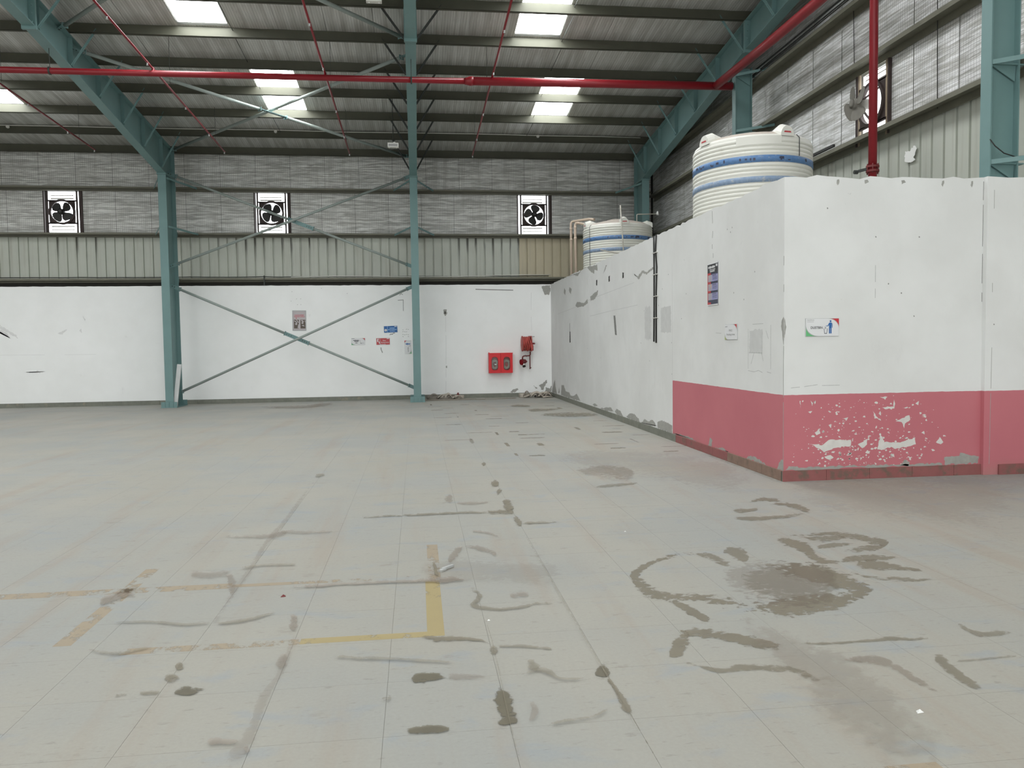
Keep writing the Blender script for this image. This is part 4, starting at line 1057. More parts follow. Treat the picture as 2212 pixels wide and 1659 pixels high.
brace('roof_brace', under(xa, 15.9, .16), under(xb, 21.75, .16), 'roof brace pipe falling from the left rafter to the middle eave', .5, up=(0,0,1), r=.036)
brace('roof_brace', under(xa, 15.4, .07), under(xb, 9.6, .07), 'short visible roof brace pipe at the upper left corner', up=(0,0,1), r=.036)
brace('roof_brace', under(xa, 9.6, .16), under(xb, 15.2, .16), 'roof brace pipe at the top edge meeting the middle rafter', .5, up=(0,0,1), r=.036)

# ================================================================== FIRE PIPES
t = thing('fire_main_pipe', 'thick red fire main running across under the roof', 'pipe', (0, 15.0, 6.40))
build('thin_length', MB().tube([(-15.5, 15.0, 6.46), (1.06, 15.0, 6.49)], .056, 14), M['red'], t)
build('thick_length', MB().tube([(1.12, 15.0, 6.495), (6.27, 15.0, 6.53)], .078, 14), M['red'], t)
build('reducer', MB().tube([(1.0, 15.0, 6.49), (1.04, 15.0, 6.49), (1.10, 15.0, 6.494), (1.16, 15.0, 6.495)], [.064, .07, .086, .086], 14), M['red'], t)
for x in FRAMES[:2]:
    h = build('hanger', MB().tube([(x, 15.0, 6.50), (x, 15.0, raf_bot(15.0))], .006, 6).disc((x, 15.0, 6.478), (1,0,0), .068, .03, 18, .056), M['steel_dark'], t)
t = thing('fire_feed_pipe', 'thick red pipe running towards us along the gable wall', 'pipe', (5.93, 10.0, 6.3))
build('pipe', MB().tube([(5.93, 14.93, 6.52), (5.93, 12.5, 6.47), (5.93, 10.06, 6.45), (5.93, 2.0, 6.35)], .079, 14), M['red'], t)
build('hanger', MB().tube([(5.93, 11.2, 6.53), (5.93, 11.2, roof_z(11.2))], .006, 6), M['steel_dark'], t)
t = thing('fire_riser_pipe', 'vertical red riser pipe in front of the gable wall fan', 'pipe', (6.2, 10.06, 2.95))
build('pipe', MB().tube([(6.2, 10.06, 2.95), (6.2, 10.06, 6.33), (6.17, 10.06, 6.41), (6.1, 10.06, 6.45), (5.99, 10.06, 6.45)], .056, 14), M['red'], t)
c = build('flange_clamp', MB().disc((6.2, 10.06, 3.79), (0,0,1), .085, .028, 18).disc((6.2, 10.06, 3.85), (0,0,1), .085, .028, 18), M['red_dark'], t)
m = MB()
for k in range(6):
    a = k*math.pi/3; m.tube([(6.2+.075*math.cos(a), 10.06+.075*math.sin(a), 3.755), (6.2+.075*math.cos(a), 10.06+.075*math.sin(a), 3.885)], .009, 6)
build('bolt', m, M['red_dark'], c)
build('clamp_arm', MB().bar((6.12, 10.08, 3.82), (6.03, 10.12, 3.80), .035, .03, (0,0,1)).disc((6.0, 10.13, 3.79), (1,0,0), .028, .05, 8), M['steel_dark'], t)
for k, (x, lab) in enumerate(((-7.66, 'thin red sprinkler branch at the far left'), (-4.62, 'thin red sprinkler branch left of the roof braces'), (-1.58, 'thin red sprinkler branch just left of the middle rafter'), (1.52, 'thin red sprinkler branch right of the middle rafter'))):
    t = thing('sprinkler_branch', lab, 'pipe', (x, 15.0, 6.5), group='sprinkler branches')
    def bz(y): return 6.565 + 0.036*(15.0-y)
    y0, y1 = 4.0, 20.3
    build('pipe', MB().tube([(x, y0, bz(y0)), (x, 15.0, bz(15.0)), (x, y1, bz(y1))], .019, 10), M['red'], t)
    build('riser_nipple', MB().tube([(x, 15.0, 6.44), (x, 15.0, 6.58)], .024, 10), M['red'], t)
    for y in (10.4, 12.9, 14.7, 17.0, 18.8, y1-.05):
        h = build('sprinkler_head', MB().tube([(x, y, bz(y)-.0), (x, y, bz(y)-.05)], .013, 8).disc((x, y, bz(y)-.055), (0,0,1), .018, .006, 10), M['galv'], t)
    for y in (12.0, 16.0, 19.4):
        build('hanger_rod', MB().tube([(x, y, bz(y)), (x, y, roof_z(y)+.18)], .004, 5), M['steel_dark'], t)

# ================================================================== EXHAUST FANS
def blade(a0, r, w, tilt):
    """one broad petal in the XZ plane"""
    m = MB(); vs = []
    prof = [(.04, .02, .02), (.09, .055, .06), (.15, .085, .10), (.21, .085, .115), (.25, .05, .09), (.27, .0, .04)]
    for rr, lo, hi in prof:
        s = rr/.27*r
        for q in (-lo*w, hi*w*.6, hi*w):
            yy = tilt*q
            vs.append((s*math.cos(a0)-q*math.sin(a0), yy, s*math.sin(a0)+q*math.cos(a0)))
    n = len(prof)
    m.add(vs + [(x, y+.006, z) for x, y, z in vs], [(i*3+j, i*3+j+1, i*3+j+4, i*3+j+3) for i in range(n-1) for j in range(2)] + [(n*3+i*3+j, n*3+i*3+j+3, n*3+i*3+j+4, n*3+i*3+j+1) for i in range(n-1) for j in range(2)])
    return m
def exhaust_fan(loc, w, h, rotz, label, turn, mats, group=None, posts=(-.37, .38), motor_out=.10, out=0.0):
    t = thing('exhaust_fan', label, 'fan', loc, rotz, group, local=True)
    fr, bl = M[mats[0]], M[mats[1]]
    for x in posts: build('frame_post', MB().box(x-.021, x+.021, -.03, .0, 0, h), fr, t)
    cz = h*.5; cx = sum(posts)/2
    if out: fr = M['fan_frame']
    for z in (cz-.30, cz+.30): build('frame_rail', MB().box(posts[0], posts[1], -.03, -.004, z-.018, z+.018), fr, t)
    rg = build('fan_ring', MB().disc((cx, -.035, cz), (0,1,0), .335, .06, 32, .285), fr, t)
    m = MB()
    for sx in (-1, 1):
        for sz in (-1, 1): m.prism([(cx+sx*.33, cz+sz*.30), (cx+sx*.13, cz+sz*.30), (cx+sx*.20, cz+sz*.23), (cx+sx*.33, cz+sz*.08)], 1, -.03, -.02)
    build('ring_lug', m, fr, rg)
    for k in range(4):
        bm_ = blade(turn + k*math.pi/2, .275, 1.32, .3)
        bm_.v = [(x+cx, y-.05-out, z+cz) for x, y, z in bm_.v]
        build('blade', bm_, bl, t)
    hb = build('motor', MB().tube([(cx, -.06-motor_out, cz), (cx, -.02, cz)], .075, 16).tube([(cx, -.08-motor_out, cz), (cx, -.06-motor_out, cz)], [.03, .075], 16), bl, t)
    m = MB()
    for k in range(3):
        a = turn*.5 + .5 + k*2*math.pi/3; m.bar((cx+.05*math.cos(a), -.045-motor_out*.6, cz+.05*math.sin(a)), (cx+.295*math.cos(a), -.05, cz+.295*math.sin(a)), .02 if not out else .03, .012, (0,1,0))
    build('motor_strut', m, fr, t)
    for z, d in ((cz+.365, .05), (cz+.45, .025), (cz-.375, .05), (cz-.46, .03), (cz+.515, .015)):
        build('louvre_slat', MB().bar((-.31, .06, z), (.27, .06, z+.004), d, .012, (0,.6,.8)), M['louvre'], t)
    for sx, tw in ((-1, .03), (1, .03 if out else .085)): build('opening_trim_shade', MB().box(min(sx*w/2, sx*(w/2+tw)), max(sx*w/2, sx*(w/2+tw)), -.04, .02, 0, h), fr, t)  # back wall fans: wide right strip paints the shadowed gap and brown stain
    return t
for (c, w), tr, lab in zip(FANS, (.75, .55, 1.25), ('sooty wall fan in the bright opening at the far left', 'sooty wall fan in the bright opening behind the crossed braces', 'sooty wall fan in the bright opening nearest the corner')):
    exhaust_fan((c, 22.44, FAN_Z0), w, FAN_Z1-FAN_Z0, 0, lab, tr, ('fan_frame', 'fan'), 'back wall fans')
exhaust_fan((XR-.01, RF[0], RF[2]), RF[1], RF[3]-RF[2], -math.pi/2, 'dusty grey fan hanging in the gable wall opening behind the riser pipe', .35, ('tan_frame', 'fan_dusty'), None, (-.36, .36), .30, .26)

# ================================================================== WATER TANKS
def water_tank(cx, cy, label, lugs, turn):
    t = thing('water_tank', label, 'water tank', (cx, cy, 2.95), group='tanks on the room roof')
    R = .865; prof = [(0, 0), (R-.05, 0), (R, .04)]
    z = .06
    while z < 1.38:
        if .80 < z < .90 or 1.075 < z < 1.19: prof += [(R, z), (R, z+.057)]
        else: prof += [(R-.004, z), (R+.008, z+.012), (R+.010, z+.040), (R-.004, z+.050), (R-.008, z+.0535)]
        z += .057
    prof += [(R-.004, 1.44), (R-.02, 1.475), (R-.05, 1.49)]
    build('body', MB().lathe((cx, cy, 2.95), prof, 72), M['tank'], t)
    build('domed_top', MB().lathe((cx, cy, 2.95), [(R-.05, 1.488), (.70, 1.55), (.5, 1.60), (.28, 1.62), (.27, 1.66), (0, 1.67)], 48), M['tank_top'], t)
    b = build('blue_band', MB().lathe((cx, cy, 2.95), [(R+.002, 1.088), (R+.012, 1.092), (R+.012, 1.182), (R+.002, 1.186)], 72), M['blue_band'], t)
    m = MB(); r = random.Random(int(cx*10+cy))
    for k in range(46):
        a = r.random()*2*math.pi; w = .01+.03*r.random(); z0 = 1.105+.03*r.random(); h = .015+.03*r.random()
        ps = [(cx+(R+.0135)*math.cos(a+s*w), cy+(R+.0135)*math.sin(a+s*w)) for s in (-1, 1)]
        m.add([(ps[0][0], ps[0][1], 2.95+z0), (ps[1][0], ps[1][1], 2.95+z0), (ps[1][0], ps[1][1], 2.95+z0+h), (ps[0][0], ps[0][1], 2.95+z0+h)], [(0,1,2,3)])
    build('band_print', m, M['print_navy'], b)
    build('blue_band', MB().lathe((cx, cy, 2.95), [(R+.002, .808), (R+.012, .812), (R+.012, .888), (R+.002, .892)], 72), M['blue_faded'], t)
    for k, a in enumerate(lugs):
        ca, sa = math.cos(a), math.sin(a); m = MB(); vs = []
        n = 10
        for rr, hr in ((R+.006, .115), (R-.12, .115), (R-.34, .05)):
            for i in range(n+1):
                b_ = math.pi*i/n; off = .115*math.cos(b_)*(.95 if rr > .5 else .6); hz = hr*math.sin(b_)
                vs.append((cx+rr*ca-off*sa, cy+rr*sa+off*ca, 2.95+1.455+ (0 if rr > .8 else .05) + hz*1.25))
        w = n+1
        m.add(vs, [(j*w+i, j*w+i+1, (j+1)*w+i+1, (j+1)*w+i) for j in range(2) for i in range(n)] + [tuple(range(w))])
        lg = build('lifting_lug', m, M['tank'], t)
        m = MB(); q = R+.009
        m.add([(cx+q*ca-o*sa, cy+q*sa+o*ca, 2.95+1.50+hh) for o, hh in ((-.06, 0), (.06, 0), (.05, .022), (-.05, .022))], [(0,1,2,3)])
        build('lug_print', m, M['print_red2'], lg)
    ca, sa = math.cos(turn), math.sin(turn)
    build('tie_cord', MB().tube([(cx+(R-.04)*ca, cy+(R-.04)*sa, 4.45), (cx+(R+.012)*ca, cy+(R+.012)*sa, 4.40), (cx+(R+.013)*ca, cy+(R+.013)*sa, 4.14 if cy < 15 else 3.1)], .006, 6), M['steel_dark'], t)
    if cy < 15:
        m = MB(); vs = []
        for i in range(9):
            a = math.radians(-128 + i*5.2); vs += [(cx+(R+.013)*math.cos(a), cy+(R+.013)*math.sin(a), 2.95+zz) for zz in (1.335, 1.452)]
        m.add(vs, [(2*i, 2*i+2, 2*i+3, 2*i+1) for i in range(8)], True)
        build('smooth_panel', m, M['tank'], t)
water_tank(5.12, 11.5, 'large ribbed white water tank with blue bands, nearer to us', [math.radians(d) for d in (-80, 195, 100, 10)], math.radians(-66))
water_tank(5.12, 19.5, 'ribbed white water tank with blue bands near the far corner', [math.radians(d) for d in (-93, 186, 95, -10)], math.radians(-156))
t = thing('tank_pipework', 'pair of cream plastic pipes beside the far water tank', 'pipe', (4.15, 20.2, 2.95))
build('outer_pipe', MB().tube([(4.10, 20.35, 2.95), (4.09, 20.35, 4.66), (4.12, 20.33, 4.71), (4.18, 20.3, 4.72), (4.50, 20.0, 4.73), (4.62, 19.9, 4.70)], .033, 12), M['pvc'], t)
build('inner_pipe', MB().tube([(4.17, 20.10, 2.95), (4.15, 20.10, 4.58), (4.17, 20.09, 4.63), (4.22, 20.05, 4.635), (4.36, 19.9, 4.58), (4.50, 19.75, 4.56)], .033, 12), M['pvc'], t)
m = MB()
for x, y in ((4.092, 20.35), (4.153, 20.10)):
    for z in (4.50, 4.22): m.tube([(x, y, z), (x, y, z+.05)], .039, 12)
build('coupling', m, M['pvc'], t)
tag(build('leaning_rod', MB().tube([(4.88, 18.30, 4.79), (5.03, 18.42, 2.96)], .017, 8), M['rod']), 'thin pale rod leaning against the far water tank', 'rod')
tag(build('short_rod', MB().tube([(4.36, 18.2, 3.72), (4.50, 18.2, 3.69), (4.95, 18.2, 3.60), (5.0, 18.2, 2.95)], .014, 8), M['rod']), 'short pale rod lying across the foot of the far tank', 'rod')
t = thing('tank_tap', 'thin pipe with a white knob above the far tank', 'tap', (5.75, 19.8, 4.43))
build('pipe', MB().tube([(5.70, 19.75, 4.43), (5.70, 19.75, 4.80), (5.72, 19.75, 4.815), (6.25, 19.75, 4.83)], .014, 8), M['rod'], t)
build('knob', MB().tube([(6.25, 19.75, 4.80), (6.25, 19.75, 4.85), (6.25, 19.75, 4.90)], [.035, .035, .015], 10), M['white'], t)

# ================================================================== FIRE CABINET, HOSE REEL
def rounded(cx, cz, w, h, r, n=6):
    pts = []
    for k, (sx, sz) in enumerate(((1,1),(-1,1),(-1,-1),(1,-1))):
        for i in range(n+1):
            a = math.pi/2*(k + i/n); pts.append((cx+sx*(w/2-r)+r*math.cos(a), cz+sz*(h/2-r)+r*math.sin(a)))
    return pts
def plate_with_hole(x0, x1, z0, z1, hole, y0, y1):
    """rectangular plate with one opening, extruded between y0 and y1"""
    n = len(hole); cx = sum(p[0] for p in hole)/n; cz = sum(p[1] for p in hole)/n; out = []
    for px, pz in hole:
        dx, dz = px-cx, pz-cz; s = min(((x1-cx)/dx if dx > 0 else (x0-cx)/dx) if abs(dx) > 1e-9 else 1e9, ((z1-cz)/dz if dz > 0 else (z0-cz)/dz) if abs(dz) > 1e-9 else 1e9)
        out.append((cx+dx*s, cz+dz*s))
    for c in ((x1,z1),(x0,z1),(x0,z0),(x1,z0)):
        k = min(range(n), key=lambda i: math.hypot(out[i][0]-c[0], out[i][1]-c[1])); out[k] = c
    m = MB(); vs = [(x, y, z) for y in (y0, y1) for x, z in hole] + [(x, y, z) for y in (y0, y1) for x, z in out]
    fs = []
    for k in range(n):
        q = (k+1) % n
        fs += [(k, q, 2*n+q, 2*n+k), (n+k, n+q, 3*n+q, 3*n+k), (k, q, n+q, n+k), (2*n+k, 2*n+q, 3*n+q, 3*n+k)]
    return m.add(vs, fs)
t = thing('fire_hose_cabinet', 'red double door fire hose cabinet with oval windows on the back wall', 'cabinet', (2.36, 22.3, .71))
x0, x1, z0, z1, yf = 2.03, 2.71, .705, 1.265, 22.09
build('body', MB().box(x0, x1, 22.285, 22.30, z0, z1).box(x0, x0+.012, yf+.02, 22.3, z0, z1).box(x1-.012, x1, yf+.02, 22.3, z0, z1).box(x0, x1, yf+.02, 22.3, z0, z0+.012).box(x0, x1, yf+.02, 22.3, z1-.012, z1), M['red_box'], t)
build('rim', MB().box(x0-.012, x1+.012, yf+.02, yf+.04, z1-.004, z1+.014).box(x0-.01, x0+.02, yf+.01, yf+.05, z1, z1+.03), M['red_box'], t)
xm = (x0+x1)/2
for a, b in ((x0, xm-.003), (xm+.003, x1)):
    hole = rounded((a+b)/2, .975, .17, .36, .075)
    d = build('door', plate_with_hole(a, b, z0, z1, hole, yf, yf+.018), M['red_box'], t)
    rim = rounded((a+b)/2, .975, .185, .375, .08); n = len(hole); m = MB()
    m.add([(x, yf-.004, z) for x, z in hole] + [(x, yf-.004, z) for x, z in rim], [(k, (k+1)%n, n+(k+1)%n, n+k) for k in range(n)])
    build('window_gasket', m, M['hole'], d)
    build('glass', MB().add([(x, yf+.010, z) for x, z in hole], [tuple(range(n))]), m_glass('cabinet_glass', (0.25, 0.28, 0.25)), d)
t2 = MB().tube([(xm-.17+.105*math.cos(i*.5)*(1-i*.006), 22.20, .95+.13*math.sin(i*.5)*(1-i*.006)) for i in range(60)], .024, 8)
tag(build('stored_hose', t2, M['hose']), 'coiled hose behind the left oval window of the red cabinet', 'hose')
t3 = MB().tube([(xm+.17+.105*math.cos(i*.5)*(1-i*.006), 22.20, .95+.13*math.sin(i*.5)*(1-i*.006)) for i in range(60)], .024, 8)
tag(build('stored_hose', t3, M['hose']), 'coiled hose behind the right oval window of the red cabinet', 'hose')
tag(build('branch_nozzle', MB().tube([(xm-.20, 22.17, .95), (xm-.13, 22.15, .94), (xm-.10, 22.14, .935)], [.035, .03, .02], 10), M['chrome']), 'shiny nozzle behind the left oval window of the red cabinet', 'nozzle')

t = thing('hose_reel', 'faded red hose reel fixed to the back wall near the corner', 'hose reel', (3.12, 22.3, 1.3))
ax = (1, 0, 0); cy, cz = 22.03, 1.53
build('side_disc', MB().disc((2.98, cy, cz), ax, .22, .012, 28).disc((2.985, cy, cz), ax, .22, .03, 28, .205), M['red_reel'], t)
build('side_disc', MB().disc((3.235, cy, cz), ax, .22, .012, 28).disc((3.23, cy, cz), ax, .22, .03, 28, .205), M['red_reel'], t)
build('drum', MB().disc((3.11, cy, cz), ax, .10, .25, 20), M['red_dark'], t)
for k in range(5):
    x = 3.01 + .045*k
    build('hose_turn', MB().tube([(x+.012*math.sin(i*.7+k), cy+.185*math.cos(2*math.pi*i/28), cz+.185*math.sin(2*math.pi*i/28)*(1.08 if k == 3 and math.sin(2*math.pi*i/28) < -.4 else 1)) for i in range(28)], .021, 8, closed=True), M['red_reel'], t)
build('axle', MB().tube([(3.20, cy, cz), (3.34, cy, cz)], .024, 10), M['red'], t)
build('axle_end', MB().tube([(3.30, cy, cz+.005), (3.365, cy, cz+.005)], .018, 10), M['galv'], t)
build('wall_bracket', MB().box(3.24, 3.30, cy-.04, 22.3, cz-.20, cz-.05).box(3.25, 3.262, cy-.03, 22.3, cz-.03, cz+.03).box(3.20, 3.30, 22.285, 22.3, cz-.2, cz+.22), M['red'], t)
build('guide_plate', MB().prism([(3.19, cz-.02), (3.26, cz-.02), (3.255, cz-.14), (3.225, cz-.225), (3.205, cz-.14)], 1, cy-.235, cy-.228), M['red_reel'], t)
build('guide_pin', MB().tube([(3.24, cy, cz+.19), (3.34, cy+.02, cz+.20)], .012, 8), M['galv'], t)
t = thing('hydrant_valve', 'rusty red hydrant valve with hand wheel below the hose reel', 'valve', (3.05, 22.3, .8))
build('supply_pipe', MB().tube([(3.225, 22.12, 1.30), (3.225, 22.12, 1.22), (3.20, 22.12, 1.185), (3.04, 22.12, 1.18), (3.005, 22.12, 1.16), (2.995, 22.12, 1.08)], .019, 10), M['red_dark'], t)
build('drain_pipe', MB().tube([(3.215, 22.14, 1.20), (3.215, 22.14, .80)], .014, 8).disc((3.235, 22.13, .84), (1,0,0), .014, .03, 8), M['red_dark'], t)
build('valve_lever', MB().bar((3.08, 22.10, 1.21), (3.12, 22.10, 1.15), .02, .01, (0,1,0)), M['steel_dark'], t)
build('valve_body', MB().tube([(3.03, 22.30, 1.03), (3.03, 22.16, 1.03), (3.03, 22.08, 1.02)], [.05, .06, .05], 14).tube([(3.02, 22.12, 1.08), (3.03, 22.12, .96)], [.045, .05], 14).tube([(3.05, 22.12, 1.06), (3.11, 22.13, 1.0)], .04, 12), M['red_dark'], t)
w = build('hand_wheel', MB().disc((2.955, 22.05, 1.005), (1, .5, .1), .085, .02, 24, .066).bar((2.955, 22.05, .925), (2.955, 22.05, 1.085), .014, .012, (1,.5,0)).disc((2.955, 22.05, 1.005), (1,.5,.1), .06, .012, 20), M['red'], t)
build('outlet', MB().tube([(3.02, 22.10, .97), (3.03, 22.05, .90)], [.04, .045], 14), M['chrome'], t)
build('outlet_cap', MB().tube([(3.03, 22.05, .90), (3.034, 22.035, .875)], .046, 14), M['hole'], t)

# ================================================================== HOSES AND CABLE ON THE FLOOR
def flat_hose(path, w=.07, t=.014, up=None):
    """flattened canvas hose swept along a path, standing on edge unless up is given"""
    pts = [Vector(p) for p in path]; m = MB(); vs = []; n = len(pts)
    for i, p in enumerate(pts):
        d = (pts[min(i+1, n-1)] - pts[max(i-1, 0)]).normalized()
        u = Vector(up[i] if isinstance(up, list) else (up or (0,0,1))); u = (u - d*u.dot(d)).normalized(); s = d.cross(u)
        for a, b in ((-.5,-.3),(-.5,.3),(-.3,.5),(.3,.5),(.5,.3),(.5,-.3),(.3,-.5),(-.3,-.5)):
            vs.append(p + u*(a*w) + s*(b*t))
    return m.add(vs, [(i*8+k, i*8+(k+1)%8, (i+1)*8+(k+1)%8, (i+1)*8+k) for i in range(n-1) for k in range(8)] + [tuple(range(8)), tuple(range((n-1)*8, n*8))], True)
def coil(cx, cy, r0, r1, turns, z=.036, tilt=0.0):
    n = int(turns*18); return [(cx+(r0+(r1-r0)*i/n)*math.cos(i/18*2*math.pi), cy+(r0+(r1-r0)*i/n)*math.sin(i/18*2*math.pi)*.75, z+tilt*math.sin(i/18*2*math.pi)) for i in range(n+1)]
def arch(x0, y0, x1, y1, h, n=10):
    return [(x0+(x1-x0)*i/n, y0+(y1-y0)*i/n, .04+h*math.sin(math.pi*i/n)) for i in range(n+1)]
t = thing('fire_hose', 'crumpled canvas fire hose heap beside the middle column', 'hose', (.75, 22.05, 0), group='canvas hoses on the floor')
build('dark_coil', flat_hose(coil(.42, 22.08, .06, .17, 5, .05, .012), .10), M['hose_dark'], t)
build('folded_length', flat_hose(arch(.28, 21.98, .62, 22.06, .11), .07, .02, (.1,1,.3)), M['hose_dark'], t)
build('folded_length', flat_hose(arch(.55, 21.92, .84, 22.02, .09), .07, .02, (.1,1,.2)), M['hose'], t)
build('folded_length', flat_hose(arch(.70, 22.05, 1.02, 21.92, .10), .07, .02, (.2,1,.5)), M['hose'], t)
build('folded_length', flat_hose([(.62,21.9,.02),(.8,21.87,.05),(.95,21.9,.02),(1.05,21.98,.05)], .07, .02), M['hose_dark'], t)
build('coil', flat_hose(coil(1.16, 22.05, .05, .15, 4.5, .05), .095), M['hose'], t)
build('coupling', MB().tube([(1.12, 22.05, .10), (1.14, 22.02, .17)], [.03, .022], 10).tube([(1.10, 22.04, .13), (1.18, 22.04, .12)], .012, 8), M['red_dark'], t)
rh = random.Random(12)
for k in range(6):
    x = .55 + .10*k; build('folded_length', flat_hose(arch(x, 21.86+.2*rh.random(), x+.16+.12*rh.random(), 21.84+.25*rh.random(), .04+.09*rh.random()), .075, .022, (rh.uniform(-.4,.4), 1, rh.uniform(-.2,.9))), M['hose' if k % 3 else 'hose_dark'], t)
t = thing('fire_hose', 'tangled canvas fire hose heap in the corner under the hydrant valve', 'hose', (3.3, 21.95, 0), group='canvas hoses on the floor')
build('coil', flat_hose(coil(3.02, 22.02, .05, .15, 4.5, .055), .11), M['hose'], t)
build('folded_length', flat_hose([(2.98,21.80,.03),(3.1,21.78,.07),(3.2,21.82,.12),(3.34,21.88,.15),(3.46,21.9,.11),(3.52,21.95,.05)], .075, .025, (.3,1,.5)), M['hose'], t)
build('folded_length', flat_hose(arch(3.16, 21.78, 3.52, 21.74, .12), .08, .025, (.1,1,.6)), M['hose'], t)
build('folded_length', flat_hose(arch(3.35, 22.0, 3.70, 21.80, .06), .075, .02, (.2,1,.4)), M['hose_dark'], t)
build('coil', flat_hose(coil(3.56, 22.0, .06, .18, 4, .06), .10), M['hose'], t)
build('loose_end', flat_hose([(3.5,21.68,.02),(3.62,21.7,.035),(3.78,21.74,.02)], .08, .02, (0,1,.2)), M['hose'], t)
build('coupling', MB().tube([(3.30, 21.78, .07), (3.29, 21.68, .05)], .045, 12), M['hose'], t)
build('coupling_mouth', MB().tube([(3.29, 21.682, .051), (3.289, 21.672, .049)], .036, 12), M['hole'], t)
for k in range(7):
    x = 2.98 + .10*k; build('folded_length', flat_hose(arch(x, 21.72+.25*rh.random(), x+.18+.14*rh.random(), 21.72+.3*rh.random(), .05+.11*rh.random()), .08, .024, (rh.uniform(-.4,.4), 1, rh.uniform(-.2,.9))), M['hose' if k % 3 else 'hose_dark'], t)
r = random.Random(3)
def loop(cx, cy, rx, ry, n=26, ph=0.0, sweep=1.0):
    return [(cx+rx*math.cos(ph+sweep*2*math.pi*i/n)+.02*r.random(), cy+ry*math.sin(ph+sweep*2*math.pi*i/n)+.07*r.random(), .009+.004*r.random()) for i in range(n+1)]
tag(build('loose_cable', MB().tube(loop(.55, 21.62, .75, .13), .007, 6), M['hose_dark']), 'brown cable loop on the floor right in front of the middle column', 'cable', 'cable loops')
tag(build('loose_cable', MB().tube(loop(.95, 21.45, .9, .10, ph=.4), .007, 6), M['hose_dark']), 'wider brown cable loop on the floor before the left hose heap', 'cable', 'cable loops')
tag(build('loose_cable', MB().tube(loop(1.95, 21.55, .78, .22, ph=2.0, sweep=.95), .006, 6), M['hose_dark']), 'thin cable loop on the floor between the two hose heaps', 'cable', 'cable loops')

# ---- pale channel leaning in the left column
t = thing('leaning_channel', 'pale grey metal channel standing inside the left teal column', 'channel', (-6.2, 21.2, 0))
a, b = Vector((-6.25, 21.10, .02)), Vector((-6.13, 21.16, 1.12))
build('face', MB().bar(a, b, .105, .006, (1,0,0)), M['galv'], t)
for s in (-1, 1): build('lip', MB().bar(a + Vector((s*.05, .02, 0)), b + Vector((s*.05, .02, 0)), .006, .04, (1,0,0)), M['galv'], t)

# ================================================================== LIGHTS, CONDUITS, CABLES
def hanging_light(x, y, z, top, label):
    t = thing('flood_light', label, 'light', (x, y, z))
    build('housing', MB().box(x-.125, x+.125, y-.04, y+.05, z-.055, z+.05), M['offwhite'], t)
    build('lens_frame', MB().box(x-.115, x+.115, y-.046, y-.04, z-.045, z-.03).box(x-.115, x+.115, y-.046, y-.04, z+.02, z+.035).box(x-.115, x-.10, y-.046, y-.04, z-.03, z+.02).box(x+.10, x+.115, y-.046, y-.04, z-.03, z+.02), M['white'], t)
    build('lens', MB().box(x-.10, x+.10, y-.044, y-.04, z-.03, z+.02), M['print_grey'], t)
    build('gland', MB().tube([(x+.03, y, z+.05), (x+.03, y, z+.075)], [.04, .02], 10), M['white'], t)
    for dx in (-.08, .08): build('foot', MB().disc((x+dx, y, z-.06), (0,0,1), .012, .012, 8), M['white'], t)
    build('hanging_rod', MB().tube([(x, y, z+.05), (x, y, top)], .006, 6), M['steel_dark'], t)
    build('flex', MB().tube([(x+.03, y, z+.07), (x+.04, y, z+.12), (x+.01, y, z+.2), (x+.005, y, top)], .004, 5), M['black'], t)
hanging_light(-.443, 18.28, 6.10, roof_z(18.28)+.02, 'small white flood light hanging beside the middle rafter')
hanging_light(-.575, 13.1, 7.13, roof_z(13.1)+.02, 'white flood light cut by the top edge beside the middle rafter')
t = thing('lighting_conduit', 'thin white conduit with round boxes along the first purlin', 'conduit', (0, 20.85, 7.0))
yc = EAVE_Y - PURLIN_T[1] - .075
build('conduit', MB().tube([(-14, yc, 7.02)] + [(-12+1.7*k, yc-.01*(k % 2), 7.035+.008*((k*7) % 3)) for k in range(11)] + [(6.1, yc, 7.03)], .010, 8), M['offwhite'], t)
for x in (-9.83, -6.9, -3.456, 3.30):
    build('round_box', MB().disc((x, yc-.02, 7.01), (0,1,0), .038, .04, 14), M['offwhite'], t)
r = random.Random(8)
def wavy(y, z, x0, x1, n, a): return [(x0+(x1-x0)*i/n, y, z+a*(r.random()-.5)) for i in range(n+1)]
tag(build('wall_cable', MB().tube(wavy(22.225, 3.462, -15, 3.8, 40, .012), .011, 6), M['black']), 'black cable lying along the lowest back wall girt', 'cable')
tag(build('wall_conduit', MB().tube([(-3.4, 22.21, 3.455), (-2.2, 22.21, 3.475), (-1.2, 22.21, 3.47), (-.2, 22.21, 3.455), (1.2, 22.21, 3.455), (2.1, 22.21, 3.475), (3.0, 22.21, 3.50), (3.85, 22.21, 3.495)], .010, 6), M['offwhite']), 'thin white conduit wandering along the lowest back wall girt', 'conduit')
tag(build('conduit_clip', MB().box(-4.14, -4.11, 22.22, 22.30, 3.24, 3.50), M['steel_dark']), 'dark clip strap hanging over the lowest back wall girt', 'clip')
t = thing('cable_drop', 'pair of black cables running down the white room wall', 'cable', (BX-.02, 12.3, 1.5))
build('cable', MB().tube([(BX-.013, 12.40, 3.235), (BX-.014, 12.385, 2.7), (BX-.012, 12.40, 2.1), (BX-.012, 12.42, 1.52)], .012, 8), M['black'], t)
build('cable', MB().tube([(BX-.013, 12.27, 3.235), (BX-.012, 12.31, 3.0), (BX-.014, 12.25, 2.72), (BX-.012, 12.29, 2.3), (BX-.012, 12.30, 1.50)], .013, 8), M['black'], t)
m = MB()
for z in (2.95, 2.6, 2.25, 1.9): m.box(BX-.028, BX, 12.22, 12.45, z, z+.012)
build('saddle', m, M['offwhite'], t)
